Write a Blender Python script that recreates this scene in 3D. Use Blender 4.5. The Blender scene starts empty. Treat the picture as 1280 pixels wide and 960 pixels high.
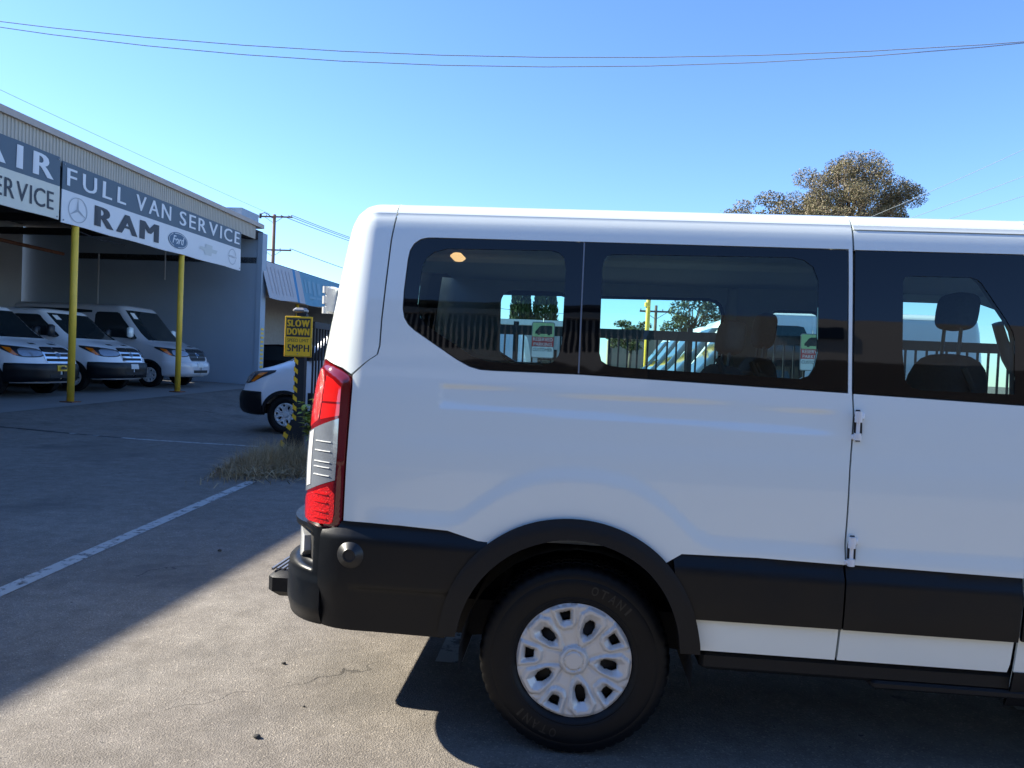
import bpy, math, random, bisect
import numpy as np
from mathutils import Vector, Matrix
from mathutils.geometry import delaunay_2d_cdt
random.seed(7); rnd = random.Random(11)
sc = bpy.context.scene; COL = sc.collection
R = math.radians

# ------------------------------------------------------------------ camera
cam_d = bpy.data.cameras.new('camera'); cam = bpy.data.objects.new('camera', cam_d); COL.objects.link(cam)
cam_d.sensor_width = 36; cam_d.lens = 36 * 962 / 1280; cam_d.clip_end = 3000; cam_d.clip_start = .05
_p, _t, _r = R(4.7), R(1.43), R(2.46)
_f = Vector((-math.sin(_p) * math.cos(_t), math.cos(_p) * math.cos(_t), -math.sin(_t)))
_R = _f.cross(Vector((0, 0, 1))).normalized(); _U = _R.cross(_f)
_r2 = _R * math.cos(_r) + _U * math.sin(_r); _u2 = -_R * math.sin(_r) + _U * math.cos(_r)
cam.matrix_world = Matrix(((_r2.x, _u2.x, -_f.x, -.04), (_r2.y, _u2.y, -_f.y, -2.75), (_r2.z, _u2.z, -_f.z, 1.44), (0, 0, 0, 1)))
sc.camera = cam

# ------------------------------------------------------------------ light
SUN = Vector((-1.46, .24, 1)).normalized()
world = bpy.data.worlds.new('World'); sc.world = world; world.use_nodes = True
wn = world.node_tree.nodes; wl = world.node_tree.links
sky = wn.new('ShaderNodeTexSky'); sky.sky_type = 'NISHITA'; sky.sun_disc = False
sky.sun_elevation = math.asin(SUN.z); sky.sun_rotation = math.atan2(SUN.x, SUN.y)
sky.altitude = 900; sky.air_density = 1.0; sky.dust_density = .25; sky.ozone_density = 3.0
hs = wn.new('ShaderNodeHueSaturation'); hs.inputs['Saturation'].default_value = 1.06; cm = wn.new('ShaderNodeMix'); cm.data_type = 'RGBA'; cm.blend_type = 'MULTIPLY'; cm.inputs[0].default_value = 1; cm.inputs[7].default_value = (.58, .63, .75, 1); wl.new(sky.outputs[0], cm.inputs[6]); wl.new(cm.outputs[2], hs.inputs['Color'])
bg = wn['Background']; wl.new(hs.outputs[0], bg.inputs[0]); bg.inputs[1].default_value = .15
sun_d = bpy.data.lights.new('sun', 'SUN'); sun_d.energy = 5.0; sun_d.angle = R(.53); sun_d.color = (1, .93, .79)
sun = bpy.data.objects.new('sun', sun_d); COL.objects.link(sun)
sun.rotation_euler = SUN.to_track_quat('Z', 'Y').to_euler(); sun.location = (-20, 5, 30)
sc.view_settings.view_transform = 'Standard'; sc.view_settings.look = 'None'; sc.view_settings.exposure = 1.52; sc.view_settings.gamma = 1
sc.cycles.use_denoising = True
sc.cycles.max_bounces = 10; sc.cycles.transparent_max_bounces = 24; sc.cycles.glossy_bounces = 4; sc.cycles.diffuse_bounces = 4
sc.cycles.caustics_reflective = False; sc.cycles.caustics_refractive = False

# ------------------------------------------------------------------ materials
def nodes(name):
    m = bpy.data.materials.new(name); m.use_nodes = True
    return m, m.node_tree.nodes, m.node_tree.links, m.node_tree.nodes['Principled BSDF']
def setp(b, **k):
    for a, v in k.items():
        b.inputs[{'color': 'Base Color', 'rough': 'Roughness', 'metal': 'Metallic', 'coat': 'Coat Weight', 'coatr': 'Coat Roughness', 'spec': 'Specular IOR Level', 'trans': 'Transmission Weight', 'alpha': 'Alpha', 'ior': 'IOR'}[a]].default_value = (*v, 1) if isinstance(v, tuple) else v
def pmat(name, color, rough=.5, metal=0, coat=0, var=0, vscale=6, bump=0, bscale=60, spec=.5, rvar=0, det=4):
    """principled material with procedural colour mottling, roughness wear and relief"""
    m, n, l, b = nodes(name); setp(b, color=color, rough=rough, metal=metal, coat=coat, spec=spec, coatr=.03)
    tc = n.new('ShaderNodeTexCoord')
    if var or rvar:
        t = n.new('ShaderNodeTexNoise'); t.inputs['Scale'].default_value = vscale; t.inputs['Detail'].default_value = det + 2; t.inputs['Roughness'].default_value = .62
        l.new(tc.outputs['Object'], t.inputs['Vector'])
        if var:
            mx = n.new('ShaderNodeMix'); mx.data_type = 'RGBA'; l.new(t.outputs['Fac'], mx.inputs[0])
            mx.inputs[6].default_value = (*[max(0, c * (1 - var)) for c in color], 1); mx.inputs[7].default_value = (*[min(1, c * (1 + var)) for c in color], 1)
            l.new(mx.outputs[2], b.inputs['Base Color'])
        if rvar:
            mr = n.new('ShaderNodeMapRange'); mr.inputs[1].default_value = .3; mr.inputs[2].default_value = .7
            mr.inputs[3].default_value = max(.02, rough - rvar); mr.inputs[4].default_value = min(1, rough + rvar)
            l.new(t.outputs['Fac'], mr.inputs[0]); l.new(mr.outputs[0], b.inputs['Roughness'])
    if bump:
        t2 = n.new('ShaderNodeTexNoise'); t2.inputs['Scale'].default_value = bscale; t2.inputs['Detail'].default_value = det
        l.new(tc.outputs['Object'], t2.inputs['Vector'])
        bp = n.new('ShaderNodeBump'); bp.inputs['Strength'].default_value = bump; bp.inputs['Distance'].default_value = .01
        l.new(t2.outputs['Fac'], bp.inputs['Height']); l.new(bp.outputs[0], b.inputs['Normal'])
    return m
def wavy(n, l, scale, strength, targets):
    tc = n.new('ShaderNodeTexCoord'); t = n.new('ShaderNodeTexNoise'); t.inputs['Scale'].default_value = scale; t.inputs['Detail'].default_value = 1.5
    l.new(tc.outputs['Object'], t.inputs['Vector']); bp = n.new('ShaderNodeBump'); bp.inputs['Strength'].default_value = strength; bp.inputs['Distance'].default_value = .02
    l.new(t.outputs['Fac'], bp.inputs['Height'])
    for q in targets: l.new(bp.outputs[0], q)
def glassmat(name, tint, rough=0.0, ior=1.5):
    m, n, l, b = nodes(name); n.remove(b); out = n['Material Output']
    tr = n.new('ShaderNodeBsdfTransparent'); tr.inputs[0].default_value = (*tint, 1)
    gl = n.new('ShaderNodeBsdfGlossy'); gl.inputs['Roughness'].default_value = rough
    fr = n.new('ShaderNodeFresnel'); fr.inputs[0].default_value = ior
    mx = n.new('ShaderNodeMixShader'); l.new(fr.outputs[0], mx.inputs[0]); l.new(tr.outputs[0], mx.inputs[1]); l.new(gl.outputs[0], mx.inputs[2])
    wavy(n, l, 5, .02, [gl.inputs['Normal'], fr.inputs['Normal']])
    l.new(mx.outputs[0], out.inputs[0]); return m
M = {}
M['paint'] = pmat('white_paint', (.83, .885, .85), .22, coat=1, rvar=.05, vscale=3)
_n = M['paint'].node_tree; _b = _n.nodes['Principled BSDF']; wavy(_n.nodes, _n.links, 2.6, .035, [_b.inputs['Normal'], _b.inputs['Coat Normal']])
M['paint_far'] = pmat('white_paint_dusty', (.80, .81, .82), .3, coat=.6, var=.04)
M['paint_silver'] = pmat('silver_grey_paint', (.50, .51, .53), .3, coat=.6, var=.04)
M['gap'] = pmat('shadow_gap_rubber', (.012, .012, .013), .7)
M['clad'] = pmat('textured_black_plastic', (.003, .0045, .007), .38, bump=.1, bscale=900, rvar=.08, vscale=8, spec=.32)
M['trim'] = pmat('satin_black_plastic', (.010, .0105, .012), .5, bump=.1, bscale=700, spec=.28)
M['frit'] = pmat('black_glass_border', (.004, .005, .006), .02, spec=.5)
_n = M['frit'].node_tree; wavy(_n.nodes, _n.links, 5, .02, [_n.nodes['Principled BSDF'].inputs['Normal']])
M['glass'] = glassmat('tinted_window_glass', (.68, .88, .85))
M['screen'] = glassmat('windscreen_glass', (.60, .72, .70))
M['darkglass'] = pmat('dark_vehicle_glass', (.02, .028, .032), .04, spec=.5)
M['rubber'] = pmat('tyre_rubber', (.0045, .0055, .0075), .45, var=.25, vscale=20, bump=.05, bscale=300, spec=.25)
M['letter_rubber'] = pmat('tyre_lettering_rubber', (.008, .009, .010), .45)
M['silver'] = pmat('silver_hubcap_paint', (.64, .635, .62), .36, metal=.25, var=.03, vscale=30, rvar=.05)
M['chrome'] = pmat('chrome', (.75, .76, .78), .12, metal=1)
M['steel'] = pmat('dull_steel', (.28, .28, .29), .45, metal=.8, var=.2, vscale=25)
M['rust'] = pmat('rusty_exhaust_metal', (.20, .085, .045), .75, metal=.2, var=.5, vscale=14, bump=.4)
M['under'] = pmat('underbody_black', (.010, .010, .010), .8, var=.4, vscale=9)
M['red_case'] = pmat('dark_red_lamp_plastic', (.16, .004, .006), .06, coat=1)
M['red'] = pmat('bright_red_lamp_lens', (.62, .012, .012), .08, coat=1)
M['red_prism'] = pmat('prismatic_red_lens', (.58, .012, .012), .1, coat=1, var=.6, vscale=90, bump=.6, bscale=160)
M['clear'] = pmat('clear_lamp_lens', (.27, .30, .34), .1, metal=.4, coat=1, var=.2, vscale=30, bump=.05, bscale=120)
M['white_lens'] = pmat('white_lamp_plastic', (.70, .71, .70), .15, coat=1, var=.15, vscale=60)
M['amber'] = pmat('amber_lamp_lens', (.75, .17, .01), .12, coat=1)
M['cabin'] = pmat('grey_cabin_trim', (.46, .48, .48), .7, var=.12, vscale=12)
M['liner'] = pmat('grey_headliner', (.68, .70, .70), .85, var=.05)
M['pillar'] = pmat('pale_pillar_trim', (.66, .66, .58), .6)
M['cloth'] = pmat('charcoal_seat_cloth', (.11, .115, .12), .9, var=.25, vscale=60, bump=.2, bscale=400)
M['belt'] = pmat('seat_belt_webbing', (.10, .10, .10), .7)
M['yellow'] = pmat('yellow_post_paint', (.85, .53, .05), .5, var=.14, vscale=5, bump=.12, bscale=40)
M['corr'] = pmat('cream_corrugated_metal', (.46, .43, .37), .5, var=.10, vscale=2.2, spec=.3)
M['flash'] = pmat('weathered_roof_flashing', (.40, .35, .31), .55, var=.22, vscale=3)
M['wall_blue'] = pmat('slate_blue_wall_paint', (.32, .40, .48), .8, var=.08, vscale=1.3, bump=.25, bscale=12)
M['wall_grey'] = pmat('grey_block_wall', (.36, .37, .38), .85, var=.12, vscale=1.2, bump=.3, bscale=14)
M['wall_tan'] = pmat('tan_stucco', (.40, .31, .23), .9, var=.10, vscale=2, bump=.3, bscale=40)
M['wall_beige'] = pmat('beige_stucco', (.50, .44, .38), .9, var=.08, vscale=2, bump=.3, bscale=30)
M['roof_white'] = pmat('white_roof_edge', (.72, .72, .70), .7, var=.05)
M['canvas_print'] = pmat('faded_awning_lettering', (.19, .35, .45), .8)
M['recess'] = pmat('grey_stucco', (.34, .33, .31), .9, var=.2)  # mottled grey stucco of the recessed wall and the shop's back wall
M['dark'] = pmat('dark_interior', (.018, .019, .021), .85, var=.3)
M['navy'] = pmat('navy_vinyl_banner', (.075, .115, .155), .55, var=.10, vscale=1.6, bump=.25, bscale=3)
M['vinyl'] = pmat('white_vinyl_banner', (.66, .68, .70), .55, var=.06, vscale=1.8, bump=.25, bscale=3)
M['vinyl_old'] = pmat('yellowed_vinyl_banner', (.62, .62, .54), .6, var=.10, vscale=1.5, bump=.3, bscale=3)
M['ink_grey'] = pmat('faded_grey_print', (.34, .38, .42), .6)
M['ink_dark'] = pmat('dark_print', (.045, .055, .07), .6)
M['ink_white'] = pmat('white_print', (.70, .73, .76), .6)
M['ink_blue'] = pmat('blue_oval_print', (.05, .11, .19), .5)
M['ink_faint'] = pmat('faint_gold_grey_print', (.52, .55, .54), .6)
M['black'] = pmat('black_paint', (.012, .013, .015), .4, var=.2, vscale=9)
M['iron'] = pmat('black_iron_paint', (.010, .012, .016), .6, var=.3, vscale=10)
M['sign_yellow'] = pmat('yellow_sign_sheeting', (.90, .52, .02), .45, var=.05, vscale=10)
M['sign_black'] = pmat('black_sign_print', (.03, .032, .034), .5)
M['sign_green'] = pmat('pale_green_sign_sheeting', (.45, .62, .30), .5, var=.05)
M['sign_red'] = pmat('red_sign_sheeting', (.55, .05, .06), .5)
M['sign_white'] = pmat('white_sign_sheeting', (.78, .80, .78), .5)
M['wood_pole'] = pmat('weathered_pole_wood', (.17, .105, .075), .85, var=.3, vscale=3, bump=.5, bscale=20)
M['wire'] = pmat('black_cable', (.26, .30, .36), .7)
M['wire_pale'] = pmat('pale_weathered_cable', (.45, .47, .42), .6)
M['canvas'] = pmat('faded_white_awning', (.42, .43, .46), .8, var=.10, vscale=2)
M['canvas_blue'] = pmat('faded_blue_awning', (.12, .29, .40), .8, var=.14, vscale=2)
M['canvas_stripe'] = pmat('blue_awning_stripe', (.05, .22, .42), .8)
M['canvas_pink'] = pmat('pink_awning_print', (.415, .405, .43), .8)
M['bark'] = pmat('tree_bark', (.10, .075, .055), .9, var=.35, vscale=4, bump=.6, bscale=14)
M['stone'] = pmat('dark_pebble', (.045, .043, .04), .9, var=.3, vscale=50, bump=.5, bscale=80)
M['lamp_glow'] = pmat('dome_lamp_cover', (.85, .48, .22), .3)
M['lamp_glow'].node_tree.nodes['Principled BSDF'].inputs['Emission Color'].default_value = (1, .5, .22, 1); M['lamp_glow'].node_tree.nodes['Principled BSDF'].inputs['Emission Strength'].default_value = .5
M['red_dark'] = pmat('dark_red_plastic', (.16, .025, .02), .35)
M['plate'] = pmat('number_plate', (.62, .63, .62), .5, var=.12, vscale=40)
M['concrete'] = pmat('pale_concrete', (.21, .205, .195), .85, var=.16, vscale=1.5, bump=.3, bscale=90)
M['litter_red'] = pmat('red_litter_print', (.45, .03, .06), .5)

def leafmat(name, c1, c2, c3):
    m, n, l, b = nodes(name); setp(b, rough=.65, spec=.25)
    g = n.new('ShaderNodeNewGeometry'); cr = n.new('ShaderNodeValToRGB')
    cr.color_ramp.elements[0].color = (*c1, 1); cr.color_ramp.elements[1].color = (*c3, 1)
    e = cr.color_ramp.elements.new(.5); e.color = (*c2, 1)
    l.new(g.outputs['Random Per Island'], cr.inputs[0])
    tc = n.new('ShaderNodeTexCoord'); t = n.new('ShaderNodeTexNoise'); t.inputs['Scale'].default_value = .9; t.inputs['Detail'].default_value = 3
    l.new(tc.outputs['Object'], t.inputs['Vector'])
    mx = n.new('ShaderNodeMix'); mx.data_type = 'RGBA'; mx.blend_type = 'MULTIPLY'; mx.inputs[0].default_value = .6
    cr2 = n.new('ShaderNodeValToRGB'); cr2.color_ramp.elements[0].position = .35; cr2.color_ramp.elements[1].position = .65
    cr2.color_ramp.elements[0].color = (1.0, .86, .76, 1); cr2.color_ramp.elements[1].color = (1, 1, 1, 1)
    l.new(t.outputs['Fac'], cr2.inputs[0]); l.new(cr.outputs[0], mx.inputs[6]); l.new(cr2.outputs[0], mx.inputs[7])
    l.new(mx.outputs[2], b.inputs['Base Color'])
    b.inputs['Subsurface Weight'].default_value = 0
    return m
M['leaf_euc'] = leafmat('eucalyptus_leaves', (.12, .125, .055), (.175, .155, .09), (.235, .195, .135))
M['leaf_green'] = leafmat('olive_green_leaves', (.05, .065, .025), (.085, .095, .035), (.12, .13, .05))
M['leaf_dark'] = leafmat('dark_cypress_leaves', (.02, .035, .012), (.035, .055, .018), (.05, .07, .025))
M['leaf_fresh'] = leafmat('fresh_green_leaves', (.26, .34, .06), (.36, .46, .10), (.46, .56, .16))
M['straw'] = leafmat('dry_straw_grass', (.24, .175, .09), (.36, .27, .15), (.48, .37, .21))

def asphalt():
    m, n, l, b = nodes('asphalt'); setp(b, rough=.88, spec=.25)
    tc = n.new('ShaderNodeTexCoord'); P = tc.outputs['Object']
    def noise(s, d, r=.6, vec=None):
        t = n.new('ShaderNodeTexNoise'); t.inputs['Scale'].default_value = s; t.inputs['Detail'].default_value = d; t.inputs['Roughness'].default_value = r
        l.new(vec or P, t.inputs['Vector']); return t
    def ramp(src, stops):
        c = n.new('ShaderNodeValToRGB'); el = c.color_ramp.elements
        el[0].position, el[0].color = stops[0][0], (*stops[0][1], 1); el[1].position, el[1].color = stops[-1][0], (*stops[-1][1], 1)
        for p, col in stops[1:-1]:
            e = el.new(p); e.color = (*col, 1)
        l.new(src, c.inputs[0]); return c.outputs[0]
    def mix(a, b2, fac, bt='MIX'):
        x = n.new('ShaderNodeMix'); x.data_type = 'RGBA'; x.blend_type = bt
        if isinstance(fac, float): x.inputs[0].default_value = fac
        else: l.new(fac, x.inputs[0])
        for sck, v in ((6, a), (7, b2)):
            if isinstance(v, tuple): x.inputs[sck].default_value = (*v, 1)
            else: l.new(v, x.inputs[sck])
        return x.outputs[2]
    big = noise(.55, 5)
    base = ramp(big.outputs['Fac'], [(.3, (.150, .134, .116)), (.5, (.180, .162, .142)), (.7, (.208, .190, .167))])
    med = noise(7, 6, .7)
    base = mix(base, ramp(med.outputs['Fac'], [(.3, (.74, .73, .72)), (.7, (1.15, 1.15, 1.15))]), 1.0, 'MULTIPLY')
    # aggregate
    v = n.new('ShaderNodeTexVoronoi'); v.inputs['Scale'].default_value = 150; l.new(P, v.inputs['Vector'])
    agg = n.new('ShaderNodeSeparateColor'); l.new(v.outputs['Color'], agg.inputs[0])
    base = mix(base, ramp(agg.outputs[0], [(0, (.70, .69, .67)), (.45, (.96, .96, .96)), (.9, (1.10, 1.09, 1.08)), (1, (2.1, 2.05, 1.95))]), .6, 'MULTIPLY')
    # oil and tyre stains
    st = noise(.9, 4, .55); base = mix(base, (.07, .066, .062), ramp(st.outputs['Fac'], [(.55, (0, 0, 0)), (.72, (.6, .6, .6))]))
    sp = noise(14, 2, .5); base = mix(base, (.04, .038, .036), ramp(sp.outputs['Fac'], [(.74, (0, 0, 0)), (.77, (.8, .8, .8))]))
    # cracks: warped cell borders, broken up by a second noise
    wv = noise(1.6, 4, .6); add = n.new('ShaderNodeVectorMath'); add.operation = 'MULTIPLY_ADD'
    l.new(wv.outputs['Color'], add.inputs[0]); add.inputs[1].default_value = (.9, .9, 0); l.new(P, add.inputs[2])
    vc = n.new('ShaderNodeTexVoronoi'); vc.feature = 'DISTANCE_TO_EDGE'; vc.inputs['Scale'].default_value = .42; l.new(add.outputs[0], vc.inputs['Vector'])
    ck = ramp(vc.outputs['Distance'], [(0, (.8, .8, .8)), (.0015, (.8, .8, .8)), (.0042, (0, 0, 0))])
    br = noise(.8, 3); brk = ramp(br.outputs['Fac'], [(.53, (0, 0, 0)), (.63, (1, 1, 1))])
    ckm = mix(ck, brk, 1.0, 'MULTIPLY')
    base = mix(base, (.03, .028, .026), ckm)
    l.new(base, b.inputs['Base Color'])
    bp = n.new('ShaderNodeBump'); bp.inputs['Strength'].default_value = .55; bp.inputs['Distance'].default_value = .006
    hsum = n.new('ShaderNodeMath'); hsum.operation = 'SUBTRACT'
    l.new(v.outputs['Distance'], hsum.inputs[0]); l.new(ckm, hsum.inputs[1])
    l.new(hsum.outputs[0], bp.inputs['Height']); l.new(bp.outputs[0], b.inputs['Normal'])
    return m
M['asphalt'] = asphalt()
def worn_paint(name, col, keep=.5, scale=9):
    m, n, l, b = nodes(name); setp(b, color=col, rough=.8); out = n['Material Output']
    tc = n.new('ShaderNodeTexCoord'); t = n.new('ShaderNodeTexNoise'); t.inputs['Scale'].default_value = scale; t.inputs['Detail'].default_value = 8; t.inputs['Roughness'].default_value = .75
    l.new(tc.outputs['Object'], t.inputs['Vector'])
    r = n.new('ShaderNodeMapRange'); r.inputs[1].default_value = keep - .06; r.inputs[2].default_value = keep + .08; l.new(t.outputs['Fac'], r.inputs[0])
    tr = n.new('ShaderNodeBsdfTransparent'); mx = n.new('ShaderNodeMixShader')
    l.new(r.outputs[0], mx.inputs[0]); l.new(b.outputs[0], mx.inputs[1]); l.new(tr.outputs[0], mx.inputs[2]); l.new(mx.outputs[0], out.inputs[0])
    return m
M['line'] = worn_paint('worn_white_line_paint', (.36, .36, .345), .57)
M['tar'] = worn_paint('tar_seam', (.03, .03, .032), .56, 5)

# ------------------------------------------------------------------ object helpers
def tag(o, label=None, cat=None, group=None, kind=None):
    for k, v in (('label', label), ('category', cat), ('group', group), ('kind', kind)):
        if v: o[k] = v
    return o
def empty(name, loc=(0, 0, 0), rz=0):
    o = bpy.data.objects.new(name, None); COL.objects.link(o); o.location = loc; o.rotation_euler = (0, 0, rz); o.empty_display_size = .2
    return o
def link(name, me, parent=None, loc=None, rot=None):
    o = bpy.data.objects.new(name, me); COL.objects.link(o)
    if parent: o.parent = parent
    if loc is not None: o.location = loc
    if rot is not None: o.rotation_euler = rot
    return o
def mk(name, V, F, mat, parent=None, smooth=False, N=None, loc=None, rot=None):
    me = bpy.data.meshes.new(name); me.from_pydata([tuple(v) for v in V], [], [tuple(f) for f in F])
    for mm in (mat if isinstance(mat, (list, tuple)) else [mat]): me.materials.append(mm)
    if smooth or N is not None: me.polygons.foreach_set('use_smooth', [True] * len(me.polygons))
    me.update()
    if N is not None: me.normals_split_custom_set_from_vertices([tuple(x) for x in N])
    return link(name, me, parent, loc, rot)
def copy_tree(o, parent=None):
    c = o.copy(); COL.objects.link(c)
    if parent: c.parent = parent
    for ch in o.children: copy_tree(ch, c)
    return c
class MB:
    """collects boxes, tubes and lathes for ONE mesh"""
    def __init__(s): s.V = []; s.F = []
    def add(s, V, F):
        k = len(s.V); s.V += [tuple(v) for v in V]; s.F += [tuple(i + k for i in f) for f in F]; return s
    def box(s, c, d, rz=0, bev=0):
        x, y, z = [q / 2 for q in d]; b = min(bev, x * .9, y * .9, z * .9)
        if b:
            V = []; F = []
            for sz in (-1, 1):
                for ins, zz in (((b, z), (0, z - b)) if sz > 0 else ((0, z - b), (b, z)))[::1]:
                    pass
            rings = [(-z, b), (-z + b, 0), (z - b, 0), (z, b)]
            for zz, ins in rings:
                hx, hy = x - ins, y - ins
                V += [(-hx + b, -hy, zz), (hx - b, -hy, zz), (hx, -hy + b, zz), (hx, hy - b, zz), (hx - b, hy, zz), (-hx + b, hy, zz), (-hx, hy - b, zz), (-hx, -hy + b, zz)]
            for k in range(3):
                for i in range(8): F.append((k * 8 + i, k * 8 + (i + 1) % 8, k * 8 + 8 + (i + 1) % 8, k * 8 + 8 + i))
            F.append(tuple(range(7, -1, -1))); F.append(tuple(range(24, 32)))
        else:
            V = [(sx * x, sy * y, sz * z) for sz in (-1, 1) for sy in (-1, 1) for sx in (-1, 1)]
            F = [(0, 2, 3, 1), (4, 5, 7, 6), (0, 1, 5, 4), (2, 6, 7, 3), (0, 4, 6, 2), (1, 3, 7, 5)]
        ca, sa = math.cos(rz), math.sin(rz)
        return s.add([(c[0] + v[0] * ca - v[1] * sa, c[1] + v[0] * sa + v[1] * ca, c[2] + v[2]) for v in V], F)
    def tube(s, pts, r, n=8, caps=True):
        pts = [Vector(p) for p in pts]; rr = r if isinstance(r, (list, tuple)) else [r] * len(pts)
        V = []; F = []; up = None
        for i, p in enumerate(pts):
            d = (pts[min(i + 1, len(pts) - 1)] - pts[max(i - 1, 0)]).normalized()
            if up is None: up = Vector((0, 0, 1)) if abs(d.z) < .9 else Vector((1, 0, 0))
            a = d.cross(up).normalized(); b = a.cross(d).normalized(); up = b
            V += [p + a * rr[i] * math.cos(t) + b * rr[i] * math.sin(t) for t in [2 * math.pi * k / n for k in range(n)]]
        for i in range(len(pts) - 1):
            for k in range(n): F.append((i * n + k, i * n + (k + 1) % n, i * n + n + (k + 1) % n, i * n + n + k))
        if caps: F.append(tuple(range(n - 1, -1, -1))); F.append(tuple(range(len(V) - n, len(V))))
        return s.add(V, F)
    def prism(s, poly, f0, f1):
        """poly: 2-D outline; f0,f1 map (u,v) to the two faces"""
        n = len(poly); V = [f0(*p) for p in poly] + [f1(*p) for p in poly]
        F = [tuple(range(n - 1, -1, -1)), tuple(range(n, 2 * n))] + [(i, (i + 1) % n, n + (i + 1) % n, n + i) for i in range(n)]
        return s.add(V, F)
    def lathe_y(s, prof, n=48, c=(0, 0, 0), close=False):
        """prof: list of (radius, y); axis along Y"""
        V = [(c[0] + r * math.cos(a), c[1] + y, c[2] + r * math.sin(a)) for r, y in prof for a in [2 * math.pi * k / n for k in range(n)]]
        F = [(i * n + k, i * n + n + k, i * n + n + (k + 1) % n, i * n + (k + 1) % n) for i in range(len(prof) - 1) for k in range(n)]
        return s.add(V, F)
    def build(s, name, mat, parent=None, smooth=False, loc=None, rot=None):
        return mk(name, s.V, s.F, mat, parent, smooth, None, loc, rot)
def autosmooth(o, ang=40):
    me = o.data; me.polygons.foreach_set('use_smooth', [True] * len(me.polygons))
    me.set_sharp_from_angle(angle=R(ang)); return o

def text_raw(s, shear=0., cache={}):
    if (s, shear) in cache: return cache[(s, shear)]
    cu = bpy.data.curves.new('t', 'FONT'); cu.body = s; cu.size = 1; cu.shear = shear; cu.resolution_u = 3
    o = bpy.data.objects.new('t', cu); COL.objects.link(o); bpy.context.view_layer.update()
    me = bpy.data.meshes.new_from_object(o); V = np.array([v.co[:2] for v in me.vertices]); F = [tuple(p.vertices) for p in me.polygons]
    bpy.data.objects.remove(o); bpy.data.curves.remove(cu); bpy.data.meshes.remove(me); cache[(s, shear)] = (V, F)
    return V, F
def text_geo(s, bold=0.0, shear=0.0, space=1.0):
    cu = bpy.data.curves.new('t', 'FONT'); cu.body = s; cu.size = 1; cu.offset = bold; cu.shear = shear; cu.space_character = space; cu.resolution_u = 3
    o = bpy.data.objects.new('t', cu); COL.objects.link(o); bpy.context.view_layer.update()
    me = bpy.data.meshes.new_from_object(o); V = np.array([v.co[:2] for v in me.vertices]); F = [tuple(p.vertices) for p in me.polygons]
    bpy.data.objects.remove(o); bpy.data.curves.remove(cu); bpy.data.meshes.remove(me)
    V = V - V.min(0); V = V / V.max(0); return V, F
def text_on(mb, s, f, x0, y0, w, h, t=.003, **k):
    """lettering fitted into the rectangle (x0,y0,w,h); f(u,v,depth) maps to 3-D"""
    b = k.pop('bold', 0); V, F = text_geo(s, **k); cp = 1 if not b else 2 * max(1, int(math.ceil(b / .02))) + 1
    for i in range(cp):
        dx = 0 if cp == 1 else b * (2 * i / (cp - 1) - 1)
        mb.add([f(x0 + v[0] * w + dx * h, y0 + v[1] * h, t + .0004 * i) for v in V], F)
    return mb
def letters(s, f, x0, y0, w, h, mat, parent, bold=0., space=.22, t=.009, shear=0.):
    """each letter an object of its own, evenly spaced in the rectangle"""
    ws = []
    for ch in s:
        V, F = text_raw(ch, shear); ws.append((V, F, V[:, 0].max() - V[:, 0].min()))
    cap = max(v[0][:, 1].max() for v in ws); tot = sum(q[2] for q in ws) + space * cap * (len(s) - 1); k = w / tot; x = x0
    for V, F, wd in ws:
        mb = MB(); cp = 1 if not bold else 2 * max(1, int(math.ceil(bold / .02))) + 1
        for i in range(cp):
            dx = 0 if cp == 1 else bold * (2 * i / (cp - 1) - 1)
            mb.add([f(x + (v[0] - V[:, 0].min()) * k + dx * h, y0 + v[1] / cap * h, t + .0004 * i) for v in V], F)
        mb.build('letter', mat, parent); x += (wd + space * cap) * k

# ------------------------------------------------------------------ surface patches
def resample(P, h, closed=True):
    out = []; n = len(P)
    for i in range(n if closed else n - 1):
        a, b = P[i], P[(i + 1) % n]; k = max(1, int(math.ceil(math.hypot(b[0] - a[0], b[1] - a[1]) / h)))
        out += [(a[0] + (b[0] - a[0]) * j / k, a[1] + (b[1] - a[1]) * j / k) for j in range(k)]
    if not closed: out.append(P[-1])
    return out
def smooth_poly(P, it=2, keep=()):
    """Chaikin corner cutting"""
    for _ in range(it):
        Q = []
        for i in range(len(P)):
            a, b = P[i], P[(i + 1) % len(P)]
            Q += [(a[0] * .75 + b[0] * .25, a[1] * .75 + b[1] * .25), (a[0] * .25 + b[0] * .75, a[1] * .25 + b[1] * .75)]
        P = Q
    return P
def inside(pts, poly):
    pts = np.asarray(pts, float); r = np.zeros(len(pts), bool); x, y = pts[:, 0], pts[:, 1]
    n = len(poly)
    for i in range(n):
        x1, y1 = poly[i]; x2, y2 = poly[(i + 1) % n]
        if y1 == y2: continue
        c = ((y1 > y) != (y2 > y)) & (x < (x2 - x1) * (y - y1) / (y2 - y1) + x1); r ^= c
    return r
def pdist(pts, poly):
    pts = np.asarray(pts, float); d = np.full(len(pts), 1e9)
    for i in range(len(poly)):
        a = np.array(poly[i]); b = np.array(poly[(i + 1) % len(poly)]); ab = b - a; L = ab @ ab
        if L < 1e-14: continue
        t = np.clip(((pts - a) @ ab) / L, 0, 1); d = np.minimum(d, np.linalg.norm(pts - a - t[:, None] * ab, axis=1))
    return d
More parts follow.
